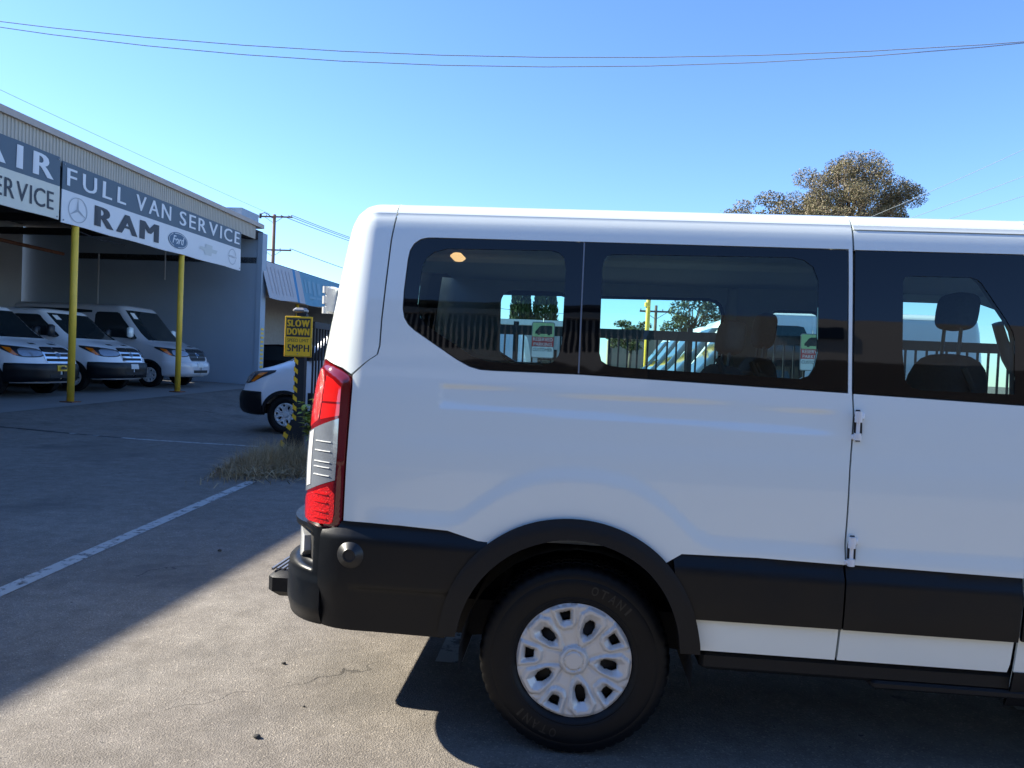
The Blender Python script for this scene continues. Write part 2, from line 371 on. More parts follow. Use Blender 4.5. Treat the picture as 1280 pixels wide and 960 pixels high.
def offset_poly(P, d):
    """grow (d>0) a polygon"""
    n = len(P); A = sum(P[i][0] * P[(i + 1) % n][1] - P[(i + 1) % n][0] * P[i][1] for i in range(n)); sg = 1 if A > 0 else -1
    out = []
    for i in range(n):
        a, b, c = P[i - 1], P[i], P[(i + 1) % n]
        n1 = Vector((b[1] - a[1], a[0] - b[0])).normalized() * sg; n2 = Vector((c[1] - b[1], b[0] - c[0])).normalized() * sg
        m = n1 + n2; L = m.length
        if L < 1e-6: m = n1
        else: m = m / L / max(.4, (m / L).dot(n1))
        out.append((b[0] + m.x * d, b[1] + m.y * d))
    return out
def patch_geo(S, outline, holes=(), h=.03, off=0., skirt=.012, relief=None, hb=None, round_edge=0.0):
    hb = hb or h
    loops = [resample(outline, hb)] + [resample(q, hb) for q in holes]
    pts = []; edges = []
    for lp in loops:
        k = len(pts); pts += lp; edges += [(k + i, k + (i + 1) % len(lp)) for i in range(len(lp))]
    o = np.array(outline); x0, z0 = o.min(0); x1, z1 = o.max(0)
    g = []
    ny = int((z1 - z0) / (h * .87)) + 1
    for j in range(ny + 1):
        for i in range(int((x1 - x0) / h) + 2): g.append((x0 + (i + .5 * (j % 2)) * h, z0 + j * h * .87))
    g = np.array(g); ok = inside(g, loops[0])
    for lp in loops[1:]: ok &= ~inside(g, lp)
    g = g[ok]
    if len(g):
        dd = np.min([pdist(g, lp) for lp in [outline] + list(holes)], axis=0); g = g[dd > h * .45]
    allp = [Vector(p) for p in pts] + [Vector(p) for p in g]
    vs, es, fs, *_ = delaunay_2d_cdt(allp, edges, [], 0, 1e-6)
    vv = np.array([v[:] for v in vs]); fs = [f for f in fs]
    ce = np.array([vv[list(f)].mean(0) for f in fs]); ok = inside(ce, loops[0])
    for lp in loops[1:]: ok &= ~inside(ce, lp)
    fs = [f for f, q in zip(fs, ok) if q]
    bd = None
    if round_edge:
        bd = np.min([pdist(vv, lp) for lp in loops], axis=0)
    rl = relief or (lambda u, v: 0.)
    def P(u, v, k=0.): return np.array(S(u, v, off + rl(u, v) + k))
    V = []; N = []
    e = 2e-3
    for i, (u, v) in enumerate(vv):
        p = P(u, v); du = P(u + e, v) - P(u - e, v); dv = P(u, v + e) - P(u, v - e)
        nn = np.cross(du, dv); L = np.linalg.norm(nn); nn = nn / L if L > 1e-12 else np.array((0, -1, 0))
        ow = np.array(S(u, v, off + .01)) - np.array(S(u, v, off))
        if nn @ ow < 0: nn = -nn
        V.append(p); N.append(nn)
    V = np.array(V); N = np.array(N)
    if round_edge:
        w = np.clip(1 - bd / round_edge, 0, 1); V = V - N * (w ** 2 * round_edge * .5)[:, None]
    F = []
    for f in fs:
        a, b, c = f[:3]
        nn = np.cross(V[b] - V[a], V[c] - V[a])
        F.append(tuple(f) if nn @ N[a] > 0 else tuple(reversed(f)))
    if skirt:
        from collections import Counter
        cnt = Counter(); 
        for f in F:
            for i in range(len(f)): cnt[frozenset((f[i], f[(i + 1) % len(f)]))] += 1
        V2 = list(V); N2 = list(N); F2 = list(F)
        for f in F:
            for i in range(len(f)):
                a, b = f[i], f[(i + 1) % len(f)]
                if cnt[frozenset((a, b))] == 1:
                    k = len(V2); t = V[b] - V[a]; on = np.cross(t, N[a]); on = on / (np.linalg.norm(on) + 1e-12)
                    V2 += [V[a], V[b], V[b] - N[b] * skirt, V[a] - N[a] * skirt]; N2 += [on] * 4
                    F2.append((k + 1, k, k + 3, k + 2))
        V, N, F = np.array(V2), np.array(N2), F2
    return V, F, N
def mirror_geo(V, F, N, yc):
    V = np.array(V, float); N = np.array(N, float); V[:, 1] = 2 * yc - V[:, 1]; N[:, 1] *= -1
    return V, [tuple(reversed(f)) for f in F], N
# ------------------------------------------------------------------ van surfaces (x forward, near side y=0, far side y=2*YC)
def pchip(X, Y):
    X = list(X); Y = list(Y); n = len(X)
    d = [(Y[i + 1] - Y[i]) / (X[i + 1] - X[i]) for i in range(n - 1)]
    m = [d[0]] + [0 if d[i - 1] * d[i] <= 0 else 2 * d[i - 1] * d[i] / (d[i - 1] + d[i]) for i in range(1, n - 1)] + [d[-1]]
    def f(x):
        x = min(max(x, X[0]), X[-1]); i = min(max(bisect.bisect_right(X, x) - 1, 0), n - 2); h = X[i + 1] - X[i]; t = (x - X[i]) / h
        return (2 * t**3 - 3 * t * t + 1) * Y[i] + (t**3 - 2 * t * t + t) * m[i] * h + (-2 * t**3 + 3 * t * t) * Y[i + 1] + (t**3 - t * t) * m[i + 1] * h
    return f
YC = 1.03
PZ = [.28, .34, .45, .57, .65, .8, 1.0, 1.15, 1.3, 1.42, 1.92, 1.965, 2.0]
PS = [.12, .06, .03, .012, .004, 0, 0, .006, .02, .04, .125, .137, .155]
inset = pchip(PZ, PS)
RD = [.137, .155, .17, .19, .22, .28, .4, .6, 1.03]; RZ = [1.965, 2.0, 2.018, 2.033, 2.045, 2.056, 2.066, 2.075, 2.082]
zroof = pchip(RD, RZ)
RC = .26; XR = -1.075; UC = XR + RC
KZ = [1.0]                                   # stretch of everything above the waist: 1 = low roof
def zm(z): return z if z < 1.4 else 1.4 + (z - 1.4) * KZ[0]
def plan(u):
    if u >= UC: return u, 0., 0., -1.
    a = (UC - u) / RC
    if a <= math.pi / 2: return UC - RC * math.sin(a), RC - RC * math.cos(a), -math.sin(a), -math.cos(a)
    return XR, RC + (UC - u - RC * math.pi / 2), -1., 0.
def Sk(u, z, off=0.):
    x, y, nx, ny = plan(u); s = inset(z) - off
    return x - nx * s, y - ny * s, zm(z)
UEND = UC - RC * math.pi / 2 - (YC - RC)
fz = pchip([.30, .36, .45, .6, .72, .8, .95, 1.05, 1.12, 1.18, 1.24, 1.30, 2.0], [.14, .05, 0, 0, .02, .05, .10, .16, .26, .42, .64, .86, 1.82])
rxz = pchip([.3, 1.1, 1.3, 1.6, 2.0], [.62, .62, .5, .4, .295]); ryz = pchip([.3, 1.1, 1.3, 1.6, 2.0], [.62, .62, .45, .35, .295])
XN = 4.32
def xs(z): return XN - fz(z) - rxz(z)
def Lc(z): return (rxz(z) + ryz(z)) * math.pi / 4
def aphi(z, d): return xs(z) + Lc(z) * d / 90
def ay(z, y): return xs(z) + Lc(z) + (y - inset(z) - ryz(z))
def aend(z): return ay(z, YC)
def Cb(a, z, off=0.):
    s = inset(z); x0 = xs(z); L = Lc(z); rx, ry = rxz(z), ryz(z)
    if a <= x0: x, y, nx, ny = a, s, 0, -1
    elif a <= x0 + L:
        p = (a - x0) / L * math.pi / 2; x, y = x0 + rx * math.sin(p), s + ry - ry * math.cos(p); nx, ny = math.sin(p), -math.cos(p)
    else: x, y, nx, ny = x0 + rx, s + ry + (a - x0 - L), 1, 0
    sl = .55 if (z > 1.05 and nx > 0) else 0
    return x + nx * off * (1 - sl * nx), y + ny * off, zm(z) + off * sl * 1.3 * max(0, nx)
def vpatch(name, mat, root, S, outline, sides=(0, 1), label=None, **kw):
    V, F, N = patch_geo(S, outline, **kw); r = []
    if 0 in sides: r.append(mk(name, V, F, mat, root, N=N))
    if 1 in sides: r.append(mk(name, *mirror_geo(V, F, N, YC)[:2], mat, root, N=mirror_geo(V, F, N, YC)[2]))
    if label:
        for o in r: o['label'] = label
    return r
def ss(a, b, x):
    t = min(1, max(0, (x - a) / (b - a))); return t * t * (3 - 2 * t)

# ------------------------------------------------------------------ wheel
def circ(c, r, n=24, ph=0): return [(c[0] + r * math.cos(ph + 2 * math.pi * k / n), c[1] + r * math.sin(ph + 2 * math.pi * k / n)) for k in range(n)]
WR = .213
def sector(poly, ang): return [(WR * (p[0] * math.cos(ang) - p[1] * math.sin(ang)), WR * (p[0] * math.sin(ang) + p[1] * math.cos(ang))) for p in poly]
BIG = [(.285, .03), (.47, .135), (.80, .225), (.945, .13), (.945, -.13), (.80, -.225), (.47, -.135), (.285, -.03)]
BIGH = [(.47, .04), (.54, .082), (.67, .085), (.75, .045), (.75, -.045), (.67, -.085), (.54, -.082), (.47, -.04)]
SML = [(.57, .07), (.64, .14), (.80, .17), (.955, .215), (.955, -.215), (.80, -.17), (.64, -.14), (.57, -.07)]
SMLH = [(.71, .065), (.85, .095), (.86, -.095), (.71, -.065)]
def hubcap_geo():
    pet = []; hol = []
    for k in range(5):
        a = R(67 + 72 * k); pet.append((sector(BIG, a), sector(BIGH, a), .020)); hol.append(sector(BIGH, a))
        a = R(103 + 72 * k); pet.append((sector(SML, a), sector(SMLH, a), .016)); hol.append(sector(SMLH, a))
    base = pchip([0, .03, .036, .040, .050, .056, .064, .10, .17, .20, .2135], [-.0985, -.0985, -.0925, -.0985, -.0955, -.084, -.0835, -.088, -.0965, -.0965, -.090])
    def H(P):
        r = np.linalg.norm(P, axis=1); y = np.array([base(q) for q in r])
        for po, ho, dep in pet:
            c = np.mean(po, axis=0); m = np.linalg.norm(P - c, axis=1) < .11
            if not m.any(): continue
            Q = P[m]; dp = pdist(Q, po); dh = pdist(Q, ho); ins = inside(Q, po); insh = inside(Q, ho)
            t = np.where(insh, 1., dp / (dp + dh + 1e-9)); t = np.clip((t - .30) / .62, 0, 1); fr_ = np.where(ins, 1., np.exp(-(dp / .0035) ** 2)) * np.where(insh, 0, 1); add = np.where(ins, dep * t, 0) - .0055 * fr_ + np.where(ins, 0, .003 * np.exp(-((dp - .009) / .006) ** 2))
            y[m] += add
        return y
    out = circ((0, 0), WR, 120); loops = [out] + [resample(h, .006) for h in hol]
    pts = []; ed = []
    for lp in loops:
        k = len(pts); pts += lp; ed += [(k + i, k + (i + 1) % len(lp)) for i in range(len(lp))]
    for po, ho, d in pet: pts += resample(po, .007); 
    g = np.array([((i + .5 * (j % 2)) * .0062 - .22, j * .0055 - .22) for j in range(81) for i in range(72)])
    g = g[np.linalg.norm(g, axis=1) < WR - .003]
    dd = np.min([pdist(g, h) for h in hol] + [pdist(g, p[0]) for p in pet], axis=0); ins = np.any([inside(g, h) for h in hol], axis=0)
    g = g[(dd > .003) & ~ins]
    vs, es, fs, *_ = delaunay_2d_cdt([Vector(p) for p in pts] + [Vector(p) for p in g], ed, [], 0, 1e-7)
    vv = np.array([v[:] for v in vs]); ce = np.array([vv[list(f)].mean(0) for f in fs])
    ok = (np.linalg.norm(ce, axis=1) < WR) & ~np.any([inside(ce, h) for h in hol], axis=0); fs = [f for f, q in zip(fs, ok) if q]
    y = H(vv); e = 1.2e-3; hx = (H(vv + [e, 0]) - H(vv - [e, 0])) / (2 * e); hz = (H(vv + [0, e]) - H(vv - [0, e])) / (2 * e)
    V = np.stack([vv[:, 0], y, vv[:, 1]], 1); N = np.stack([hx, -np.ones(len(vv)), hz], 1); N /= np.linalg.norm(N, axis=1)[:, None]
    F = [tuple(f) if np.cross(V[f[1]] - V[f[0]], V[f[2]] - V[f[0]])[1] < 0 else tuple(reversed(f)) for f in fs]
    # skirts down into the holes
    V = list(V); N = list(N); F = list(F)
    for lp in [out] + hol:
        q = resample(lp, .006) if lp is not out else out; hh = H(np.array(q)); k = len(V); n = len(q)
        c = np.mean(q, axis=0)
        for (a, b), h in zip(q, hh):
            nn = np.array([c[0] - a, 0, c[1] - b]); nn = nn / (np.linalg.norm(nn) + 1e-9) * (1 if lp is not out else -1)
            V += [np.array([a, h, b]), np.array([a, h + .022, b])]; N += [nn, nn]
        for i in range(n):
            j = (i + 1) % n; F.append((k + 2 * i, k + 2 * j, k + 2 * j + 1, k + 2 * i + 1))
    return V, F, N
TYRE = [(.195, -.07), (.214, -.086), (.222, -.098), (.235, -.1035), (.239, -.1025), (.243, -.1045), (.262, -.1075), (.285, -.108), (.303, -.1065), (.306, -.1045), (.311, -.1055), (.328, -.100), (.340, -.094), (.347, -.088), (.351, -.080), (.3545, -.066), (.3555, -.052), (.348, -.050), (.348, -.042), (.3558, -.040), (.356, -.012), (.348, -.010)]
TYRE = TYRE + [(r, -y) for r, y in reversed(TYRE)]
def tyre_geo(n=216):
    V = []; F = []
    for i, (r, y) in enumerate(TYRE):
        for k in range(n):
            a = 2 * math.pi * k / n; rr = r
            if r > .338 and k % 4 == 0: rr -= .007 if r > .350 else .0045
            if r > .352 and k % 4 == 2 and abs(y) < .06: rr -= .003
            V.append((rr * math.cos(a), y, rr * math.sin(a)))
    for i in range(len(TYRE) - 1):
        for k in range(n): F.append((i * n + k, i * n + n + k, i * n + n + (k + 1) % n, i * n + (k + 1) % n))
    return V, F
def make_wheel(root, loc, far=False, proto=[]):
    if not proto:
        V, F = tyre_geo(); t = mk('tyre', V, F, M['rubber'], None); autosmooth(t, 35)
        h = mk('hubcap', *hubcap_geo()[:2], M['silver'], None); proto += [t, h]; 
        V, F, N = hubcap_geo(); h.data.polygons.foreach_set('use_smooth', [True] * len(h.data.polygons)); h.data.normals_split_custom_set_from_vertices([tuple(n) for n in N])
        d = MB(); d.lathe_y([(0.001, -.062), (.2, -.062), (.2, .06), (.05, .06)], 40); dk = d.build('steel_rim', M['under'], None, True)
        lt = MB(); 
        def arc_text(s, a0, step, rr, hh):
            for i, ch in enumerate(s):
                Vt, Ft = text_geo(ch, bold=.02); a = R(a0 - step * i); w = .024 if ch != 'I' else .008
                P = []
                for v in Vt:
                    uu = (v[0] - .5) * w; vv2 = rr + v[1] * hh; aa = a - uu / rr
                    P.append((vv2 * math.cos(aa), -.1098 + .002 * abs(v[1] - .5), vv2 * math.sin(aa)))
                lt.add(P, Ft)
        arc_text('OTANI', 76, 7.4, .258, .034); arc_text('OTANI', 256, 7.4, .258, .034)
        lt_o = lt.build('sidewall_lettering', M['letter_rubber'], None); lt_o['kind'] = 'stuff'
        proto += [dk, lt_o]
        for p in proto[:]: p.hide_render = False
        w = empty('wheel'); 
        for p in proto: p.parent = w
        proto.insert(0, w); w.parent = root; w.location = loc; first = w
        if far: w.rotation_euler = (0, 0, math.pi)
        return w
    w = copy_tree(proto[0], root); w.location = loc; w.rotation_euler = (0, 0, math.pi) if far else (0, 0, 0)
    return w

# ------------------------------------------------------------------ cab (front of the van), shared by all vans
def build_cab(root, paint, glass, bumper=None, grille='chrome', h=.06, plate=None, sides=(0, 1), lower=None):
    bumper = bumper or M['clad']
    zz = [.32, .36, .45, .6, .75, .9, 1.0, 1.08, 1.14, 1.2, 1.26, 1.30, 1.34, 1.5, 1.7, 1.9, 2.0]
    ws = [(aphi(z, 42), z) for z in (1.335, 1.5, 1.7, 1.9, 1.955)]; wsr = [(aend(z) + .004, z) for z in (1.955, 1.9, 1.7, 1.5, 1.335)]
    wo = ws + wsr
    dw = [(1.64, 1.44), (1.62, 1.52), (1.62, 1.84), (1.66, 1.895), (1.75, 1.905), (2.28, 1.905), (2.36, 1.88), (2.46, 1.78), (2.70, 1.58), (2.93, 1.385), (2.90, 1.35), (2.5, 1.375), (1.72, 1.405)]
    out = [(1.516 + .026 * ss(1.0, 1.35, z), z) for z in reversed(zz)] + [(2.85, .32)] + [(3.3 + .44 * math.cos(t), .356 + .44 * math.sin(t)) for t in [math.pi - .08 - k * (math.pi - .16) / 16 for k in range(17)]] + [(3.8, .32)] + [(aend(z), z) for z in zz]
    holes = [dw]
    # the windscreen opening reaches the middle, so it is cut out of the outline
    out = out[:-17] + [(aend(z), z) for z in zz if z < 1.335] + [(aend(1.335), 1.335)] + list(ws) + [(aend(1.955), 1.955), (aend(2.0), 2.0)]
    vpatch('cab_shell', paint, root, Cb, out, sides=sides, holes=[dw], h=h, skirt=.01)
    vpatch('windscreen', glass, root, Cb, wo, sides=sides, h=h, off=-.002, skirt=0)
    vpatch('door_window', glass, root, Cb, dw, sides=sides, h=h, off=-.002, skirt=0)
    # roof of the cab
    def dr(x, y):
        y = min(y, 2 * YC - y); xf = 2.655; rc = .45
        if x > xf - rc and y < rc: return rc - math.hypot(x - xf + rc, rc - y)
        return min(y, xf - x)
    def Rf(x, y, off=0.): return x, y, zm(zroof(max(.137, dr(x, y)))) + off
    ro = [(1.543, YC + .001)] + [(1.543, .157)] + [(2.655 - .45 + (.45 - .157) * math.sin(t), .45 - (.45 - .157) * math.cos(t)) for t in [k * math.pi / 16 for k in range(9)]] + [(2.497, YC + .001)]
    vpatch('cab_roof', paint, root, Rf, ro, sides=sides, h=h, skirt=0)
    lampo = [(aphi(1.165, 4), 1.165), (aphi(1.145, 30), 1.145), (aphi(1.115, 60), 1.115), (aphi(1.08, 82), 1.08), (ay(1.0, .60), 1.0), (aphi(.92, 84), .92), (aphi(.895, 60), .895), (aphi(.905, 36), .905), (aphi(.99, 20), .99)]
    for r in vpatch('headlamp', M['black'], root, Cb, smooth_poly(lampo, 1), sides=sides, h=.05, off=.006):
        pass
    hl = [o for o in root.children if o.name.startswith('headlamp')]
    lens = [(aphi(1.10, 42), 1.10), (aphi(1.085, 66), 1.085), (aphi(1.05, 80), 1.05), (aphi(.985, 86), .985), (aphi(.935, 78), .935), (aphi(.915, 56), .915), (aphi(.925, 38), .925)]
    amb = [(aphi(1.115, 17), 1.115), (aphi(1.095, 30), 1.095), (aphi(.935, 36), .935), (aphi(.935, 28), .935), (aphi(1.02, 20), 1.02)]
    for i, sd in enumerate(sides):
        vpatch('reflector', M['clear'], hl[i], Cb, smooth_poly(lens, 1), sides=(sd,), h=.04, off=.011)
        vpatch('indicator', M['amber'], hl[i], Cb, amb, sides=(sd,), h=.04, off=.012)
    gm = M['chrome'] if grille == 'chrome' else M['black']
    g0 = [(ay(z, .60), z) for z in (1.11,)] + [(ay(.96, .565), .96), (ay(.82, .60), .82), (ay(.785, .66), .785), (aend(.785) + .003, .785), (aend(1.13) + .003, 1.13), (ay(1.13, .66), 1.13)]
    gr = vpatch('grille', gm, root, Cb, g0, sides=sides, h=.05, off=.012)
    for i, sd in enumerate(sides):
        for zb in (1.07, .96, .85):
            for q in ((.618, 1.0),):
                z1, z0 = zb + .031, zb - .031
                vpatch('grille_slot', M['gap'], gr[i], Cb, [(ay(z1, q[0]), z1), (ay(z0, q[0]), z0), (aend(z0) + .003, z0), (aend(z1) + .003, z1)], sides=(sd,), h=.06, off=.016)
    em = [(aend(.97) + .003, .97 + .038)] + [(aend(.97) + .095 * math.sin(t) * -1, .97 + .038 * math.cos(t)) for t in [k * math.pi / 8 for k in range(1, 8)]] + [(aend(.97) + .003, .97 - .038)]
    vpatch('oval_badge', M['ink_blue'], root, Cb, em, sides=sides, h=.05, off=.026)
    bo = [(3.72, .34), (3.725, .60), (3.735, .76)] + [(aphi(.765, d), .765) for d in (30, 60, 90)] + [(aend(.765) + .003, .765), (aend(.36) + .003, .36), (aphi(.36, 60), .36), (aphi(.34, 30), .34)]
    def bofs(a, z): return .012 + .025 * ss(.80, .70, z)
    vpatch('front_bumper', bumper, root, Cb, bo, sides=sides, h=.06, relief=bofs, skirt=.03)
    vpatch('lower_intake', M['gap'], root, Cb, [(ay(.52, .62), .52), (ay(.44, .64), .44), (aend(.44) + .003, .44), (aend(.52) + .003, .52)], sides=sides, h=.06, off=.042)
    vpatch('bonnet_vent', M['gap'], root, Cb, [(ay(1.215, .62), 1.215), (ay(1.19, .60), 1.19), (ay(1.19, .80), 1.19), (ay(1.215, .80), 1.215)], sides=sides, h=.06, off=.006)
    arc = [(3.3 + .445 * math.cos(t), .356 + .445 * math.sin(t)) for t in [-.05 + k * (math.pi + .1) / 18 for k in range(19)]]
    arci = [(3.3 + .385 * math.cos(t), .356 + .385 * math.sin(t)) for t in [math.pi + .05 - k * (math.pi + .1) / 18 for k in range(19)]]
    vpatch('wheel_arch', M['trim'], root, Cb, arc + arci, sides=sides, h=.07, off=.014, skirt=.05)
    vpatch('door_cladding', bumper if bumper is not M['silver'] else M['silver'], root, Cb, [(1.516, .57), (1.516, .782), (2.865, .775), (2.865, .57)], sides=sides, h=.12, off=.020)
    vpatch('lower_sill', M['trim'], root, Cb, [(1.516, .315), (1.516, .45), (2.86, .45), (2.86, .315)], sides=sides, h=.12, off=.006)
    for i, sd in enumerate(sides):
        y = -.13 if sd == 0 else 2 * YC + .13; m = MB(); m.box((2.83, y, zm(1.50)), (.13, .20, .30), 0, .035)
        mm = m.build('door_mirror', M['paint'] if lower else M['black'], root); autosmooth(mm, 50)
        a = MB(); a.box((2.86, y + (.09 if sd == 0 else -.09), 1.37), (.08, .14, .05), 0, .015); a.build('mirror_arm', M['black'], mm)
    if plate:
        vpatch('front_plate', plate[0], root, Cb, [(aend(.72) - .155, .73), (aend(.72) - .155, .60), (aend(.62) + .003, .60), (aend(.72) + .003, .73)], sides=sides, h=.1, off=.05)
    sp = [o for o in root.children]
    return sp
def simple_rear(root, paint, h=.09, rails=False):
    zz = [.34, .45, .6, .8, 1.0, 1.2, 1.4, 1.6, 1.8, 1.92, 2.0]
    out = [(1.514 + .026 * ss(1.0, 1.35, z), z) for z in zz] + [(UEND, z) for z in reversed(zz)] + [(-.6, .34)] + [(.44 * math.cos(t), .356 + .44 * math.sin(t)) for t in [math.pi - .03 - k * (math.pi - .06) / 14 for k in range(15)]]
    vpatch('cargo_body', paint, root, Sk, out, h=h, skirt=0)
    def dr(x, y):
        y = min(y, 2 * YC - y)
        if x < UC and y < RC: return RC - math.hypot(UC - x, RC - y)
        return min(y, x - XR)
    def Rf(x, y, off=0.): return x, y, zm(zroof(max(.137, dr(x, y)))) + off
    ro = [(1.541, .157), (1.541, YC + .001), (XR + .157, YC + .001)] + [(UC - (RC - .157) * math.cos(t), RC - (RC - .157) * math.sin(t)) for t in [k * math.pi / 8 for k in range(5)]]
    vpatch('roof', paint, root, Rf, ro, h=h, skirt=0)
    vpatch('side_cladding', M['clad'], root, Sk, [(.44, .57), (1.52, .57), (1.52, .775), (.44, .775)], h=.14, off=.012)
    arc = [(.445 * math.cos(t), .356 + .445 * math.sin(t)) for t in [-.05 + k * (math.pi + .1) / 18 for k in range(19)]]
    arci = [(.385 * math.cos(t), .356 + .385 * math.sin(t)) for t in [math.pi + .05 - k * (math.pi + .1) / 18 for k in range(19)]]
    vpatch('wheel_arch', M['trim'], root, Sk, arc + arci, h=.07, off=.014, skirt=.05)
    if rails:
        for sd in (0, 1): vpatch('roof_side_window', M['darkglass'], root, Sk, smooth_poly([(-.9, 1.86), (1.52, 1.86), (1.52, 1.95), (-.9, 1.95)], 1), sides=(sd,), h=.12, off=.006)
def underbody(root, lo=-.98, hi=4.0):
    m = MB(); m.box(((lo + hi) / 2, YC, .43), (hi - lo, 1.5, .14)); m.build('underbody', M['under'], root)
    m = MB(); m.tube([(0, .25, .356), (0, .85, .356), (0, .93, .356), (0, 1.03, .356), (0, 1.13, .356), (0, 1.21, .356), (0, 1.8, .356)], [.05, .05, .13, .15, .13, .05, .05], 12); m.build('rear_axle', M['under'], root)
    m = MB(); m.tube([(3.3, .25, .33), (3.3, 1.8, .33)], .04, 10); m.build('front_axle', M['under'], root)
    for x in (0, 3.3):
        for sd in (0, 1):
            m = MB(); P = [(.02, .20), (.02, .50), (.02, .50)]
            n = 18; V = []; F = []
            for k in range(n + 1):
                t = -.12 + k * (math.pi + .24) / n
                for y in (.035, .42): V.append((x + .425 * math.cos(t), y, .356 + .425 * math.sin(t)))
            for k in range(n): F.append((2 * k, 2 * k + 1, 2 * k + 3, 2 * k + 2))
            c = len(V); V += [(x, .42, .356)]; 
            for k in range(n): F.append((c, 2 * k + 3, 2 * k + 1))
            if sd: V = [(a, 2 * YC - b, cc) for a, b, cc in V]
            mk('wheel_well', V, F, M['under'], root)
# ------------------------------------------------------------------ the near white passenger van
hero = empty('passenger_van')
tag(hero, 'large white passenger van parked side-on in front, tinted windows and black lower cladding', 'van')
flare = pchip([-1.0, -.62, -.478, -.434, -.363, -.251, -.109, .005, .148, .263, .35, .423, .493, .8, 1.6], [.872, .872, .876, .888, .939, 1.012, 1.060, 1.066, 1.048, .992, .923, .865, .846, .842, .838])
def rtop(x): return 1.353 - (x + .523) * .0197
def rbot(x): return 1.287 - (x + .523) * .0242
def relief(u, z):
    r = 0.
    f = flare(u)
    w = ss(-.80, -.66, u)
    r += .0095 * w * ss(f + .028, f - .036, z)                                  # arch flare and lower shoulder stand proud
    if -.56 < u < .93:                                                        # pressed recess below the windows
        t = rtop(u); b = rbot(u); k = ss(-.535, -.518, u) * (1 - ss(.80, .905, u))
        r -= .0065 * k * ss(b - .018, b + .010, z) * ss(t + .005, t - .009, z)
    r += .0035 * ss(1.19, 1.11, z) * ss(-.82, -.55, u)                          # soft shoulder line
    return r
W1 = [(-.586, 1.902), (-.034, 1.904), (-.033, 1.4185), (-.34, 1.4185), (-.385, 1.420), (-.425, 1.430), (-.474, 1.452), (-.636, 1.552), (-.663, 1.574), (-.680, 1.60), (-.688, 1.634), (-.689, 1.70), (-.683, 1.816), (-.678, 1.850), (-.664, 1.877), (-.640, 1.895), (-.615, 1.901)]
C1 = [(-.538, 1.864), (-.150, 1.869), (-.122, 1.862), (-.102, 1.842), (-.094, 1.80), (-.096, 1.523), (-.106, 1.480), (-.126, 1.455), (-.165, 1.443), (-.361, 1.448), (-.421, 1.466), (-.592, 1.568), (-.622, 1.60), (-.636, 1.650), (-.630, 1.787), (-.616, 1.825), (-.588, 1.850)]
W2 = [(-.026, 1.904), (.915, 1.903), (.910, 1.395), (-.027, 1.418)]
C2 = [(.082, 1.862), (.72, 1.871), (.762, 1.862), (.794, 1.838), (.811, 1.79), (.809, 1.532), (.797, 1.478), (.778, 1.446), (.745, 1.433), (.117, 1.448), (.075, 1.453), (.050, 1.468), (.041, 1.5), (.040, 1.809), (.046, 1.84), (.060, 1.857)]
W3 = [(.941, 1.902), (1.527, 1.904), (1.525, 1.377), (.932, 1.393)]
C3 = [(1.127, 1.816), (1.335, 1.818), (1.358, 1.811), (1.372, 1.798), (1.451, 1.671), (1.472, 1.63), (1.477, 1.60), (1.470, 1.412), (1.165, 1.412), (1.125, 1.420), (1.106, 1.446), (1.099, 1.544), (1.105, 1.795), (1.112, 1.81)]
WH = [(-.586, 1.906)] + [(.919, 1.908), (.914, 1.390), (-.03, 1.4145)] + [(p[0] + (-.004 if p[0] < -.35 else 0), p[1] + (.004 if p[1] > 1.8 else -.004 if p[0] > -.47 else -.002)) for p in W1[3:]]
seam = [(-.741, 2.0), (-.753, 1.891), (-.760, 1.72), (-.765, 1.586), (-.7645, 1.49), (-.771, 1.457), (-.801, 1.435), (-.870, 1.382)]
gap = [(.932, 2.0), (.932, 1.913), (.926, 1.399), (.929, 1.313), (.925, 1.229), (.919, 1.118), (.918, 1.035), (.917, .951), (.915, .881), (.917, .797)]
archm = [(.30, .760), (.245, .815), (.17, .855), (.07, .875), (-.045, .882), (-.16, .865), (-.255, .822), (-.33, .765)]
quarter = seam[:-1] + [(-.868, 1.377), (-.862, 1.33), (-.861, 1.226), (-.866, .842), (-.653, .84), (-.476, .832), (-.36, .80)] + list(reversed(archm)) + [(.36, .80), (.619, .803)] + list(reversed(gap))
vpatch('quarter_panel', M['paint'], hero, Sk, quarter, holes=[WH], h=.017, relief=relief, skirt=.012, hb=.017)
corner = [(a - .006, b) for a, b in seam] + [(-.876, 1.381), (-.924, 1.402), (-1.065, 1.432), (-1.118, 1.43), (-1.122, 1.27), (-1.122, .812), (-1.19, .812), (-1.19, 2.0)]
vpatch('rear_corner_panel', M['paint'], hero, Sk, corner, h=.022, hb=.02)
# roof edge pieces and roof
def Sr(u, v, off=0.):
    d = .155 + v; x, y, nx, ny = plan(u); s = d; z = zroof(d)
    return x - nx * s, y - ny * s, z + off
for a, b in ((-1.19, -.748), (-.744, .932), (.936, 1.541)):
    vpatch('roof_edge', M['paint'], hero, Sr, [(a, 0.0), (a, .095), (b, .095), (b, 0.0)], h=.03, hb=.008, skirt=.008)
def Rh(x, y, off=0.): 
    yy = min(y, 2 * YC - y); return x, y, zroof(min(yy, x - XR)) + off
vpatch('roof', M['paint'], hero, Rh, [(XR + .25, .25), (1.541, .25), (1.541, YC + .001), (XR + .25, YC + .001)], h=.08, hb=.04, skirt=0)
# dark layer behind the gaps
vpatch('gap_seal', M['gap'], hero, Sk, [(-1.9, .66), (-1.9, 1.985), (1.545, 1.985), (1.505, .66), (.36, .66), (.24, .80), (-.04, .87), (-.30, .79), (-.42, .66)], holes=[offset_poly(WH, .004), offset_poly(W3, .006)], h=.05, off=-.014, skirt=0)
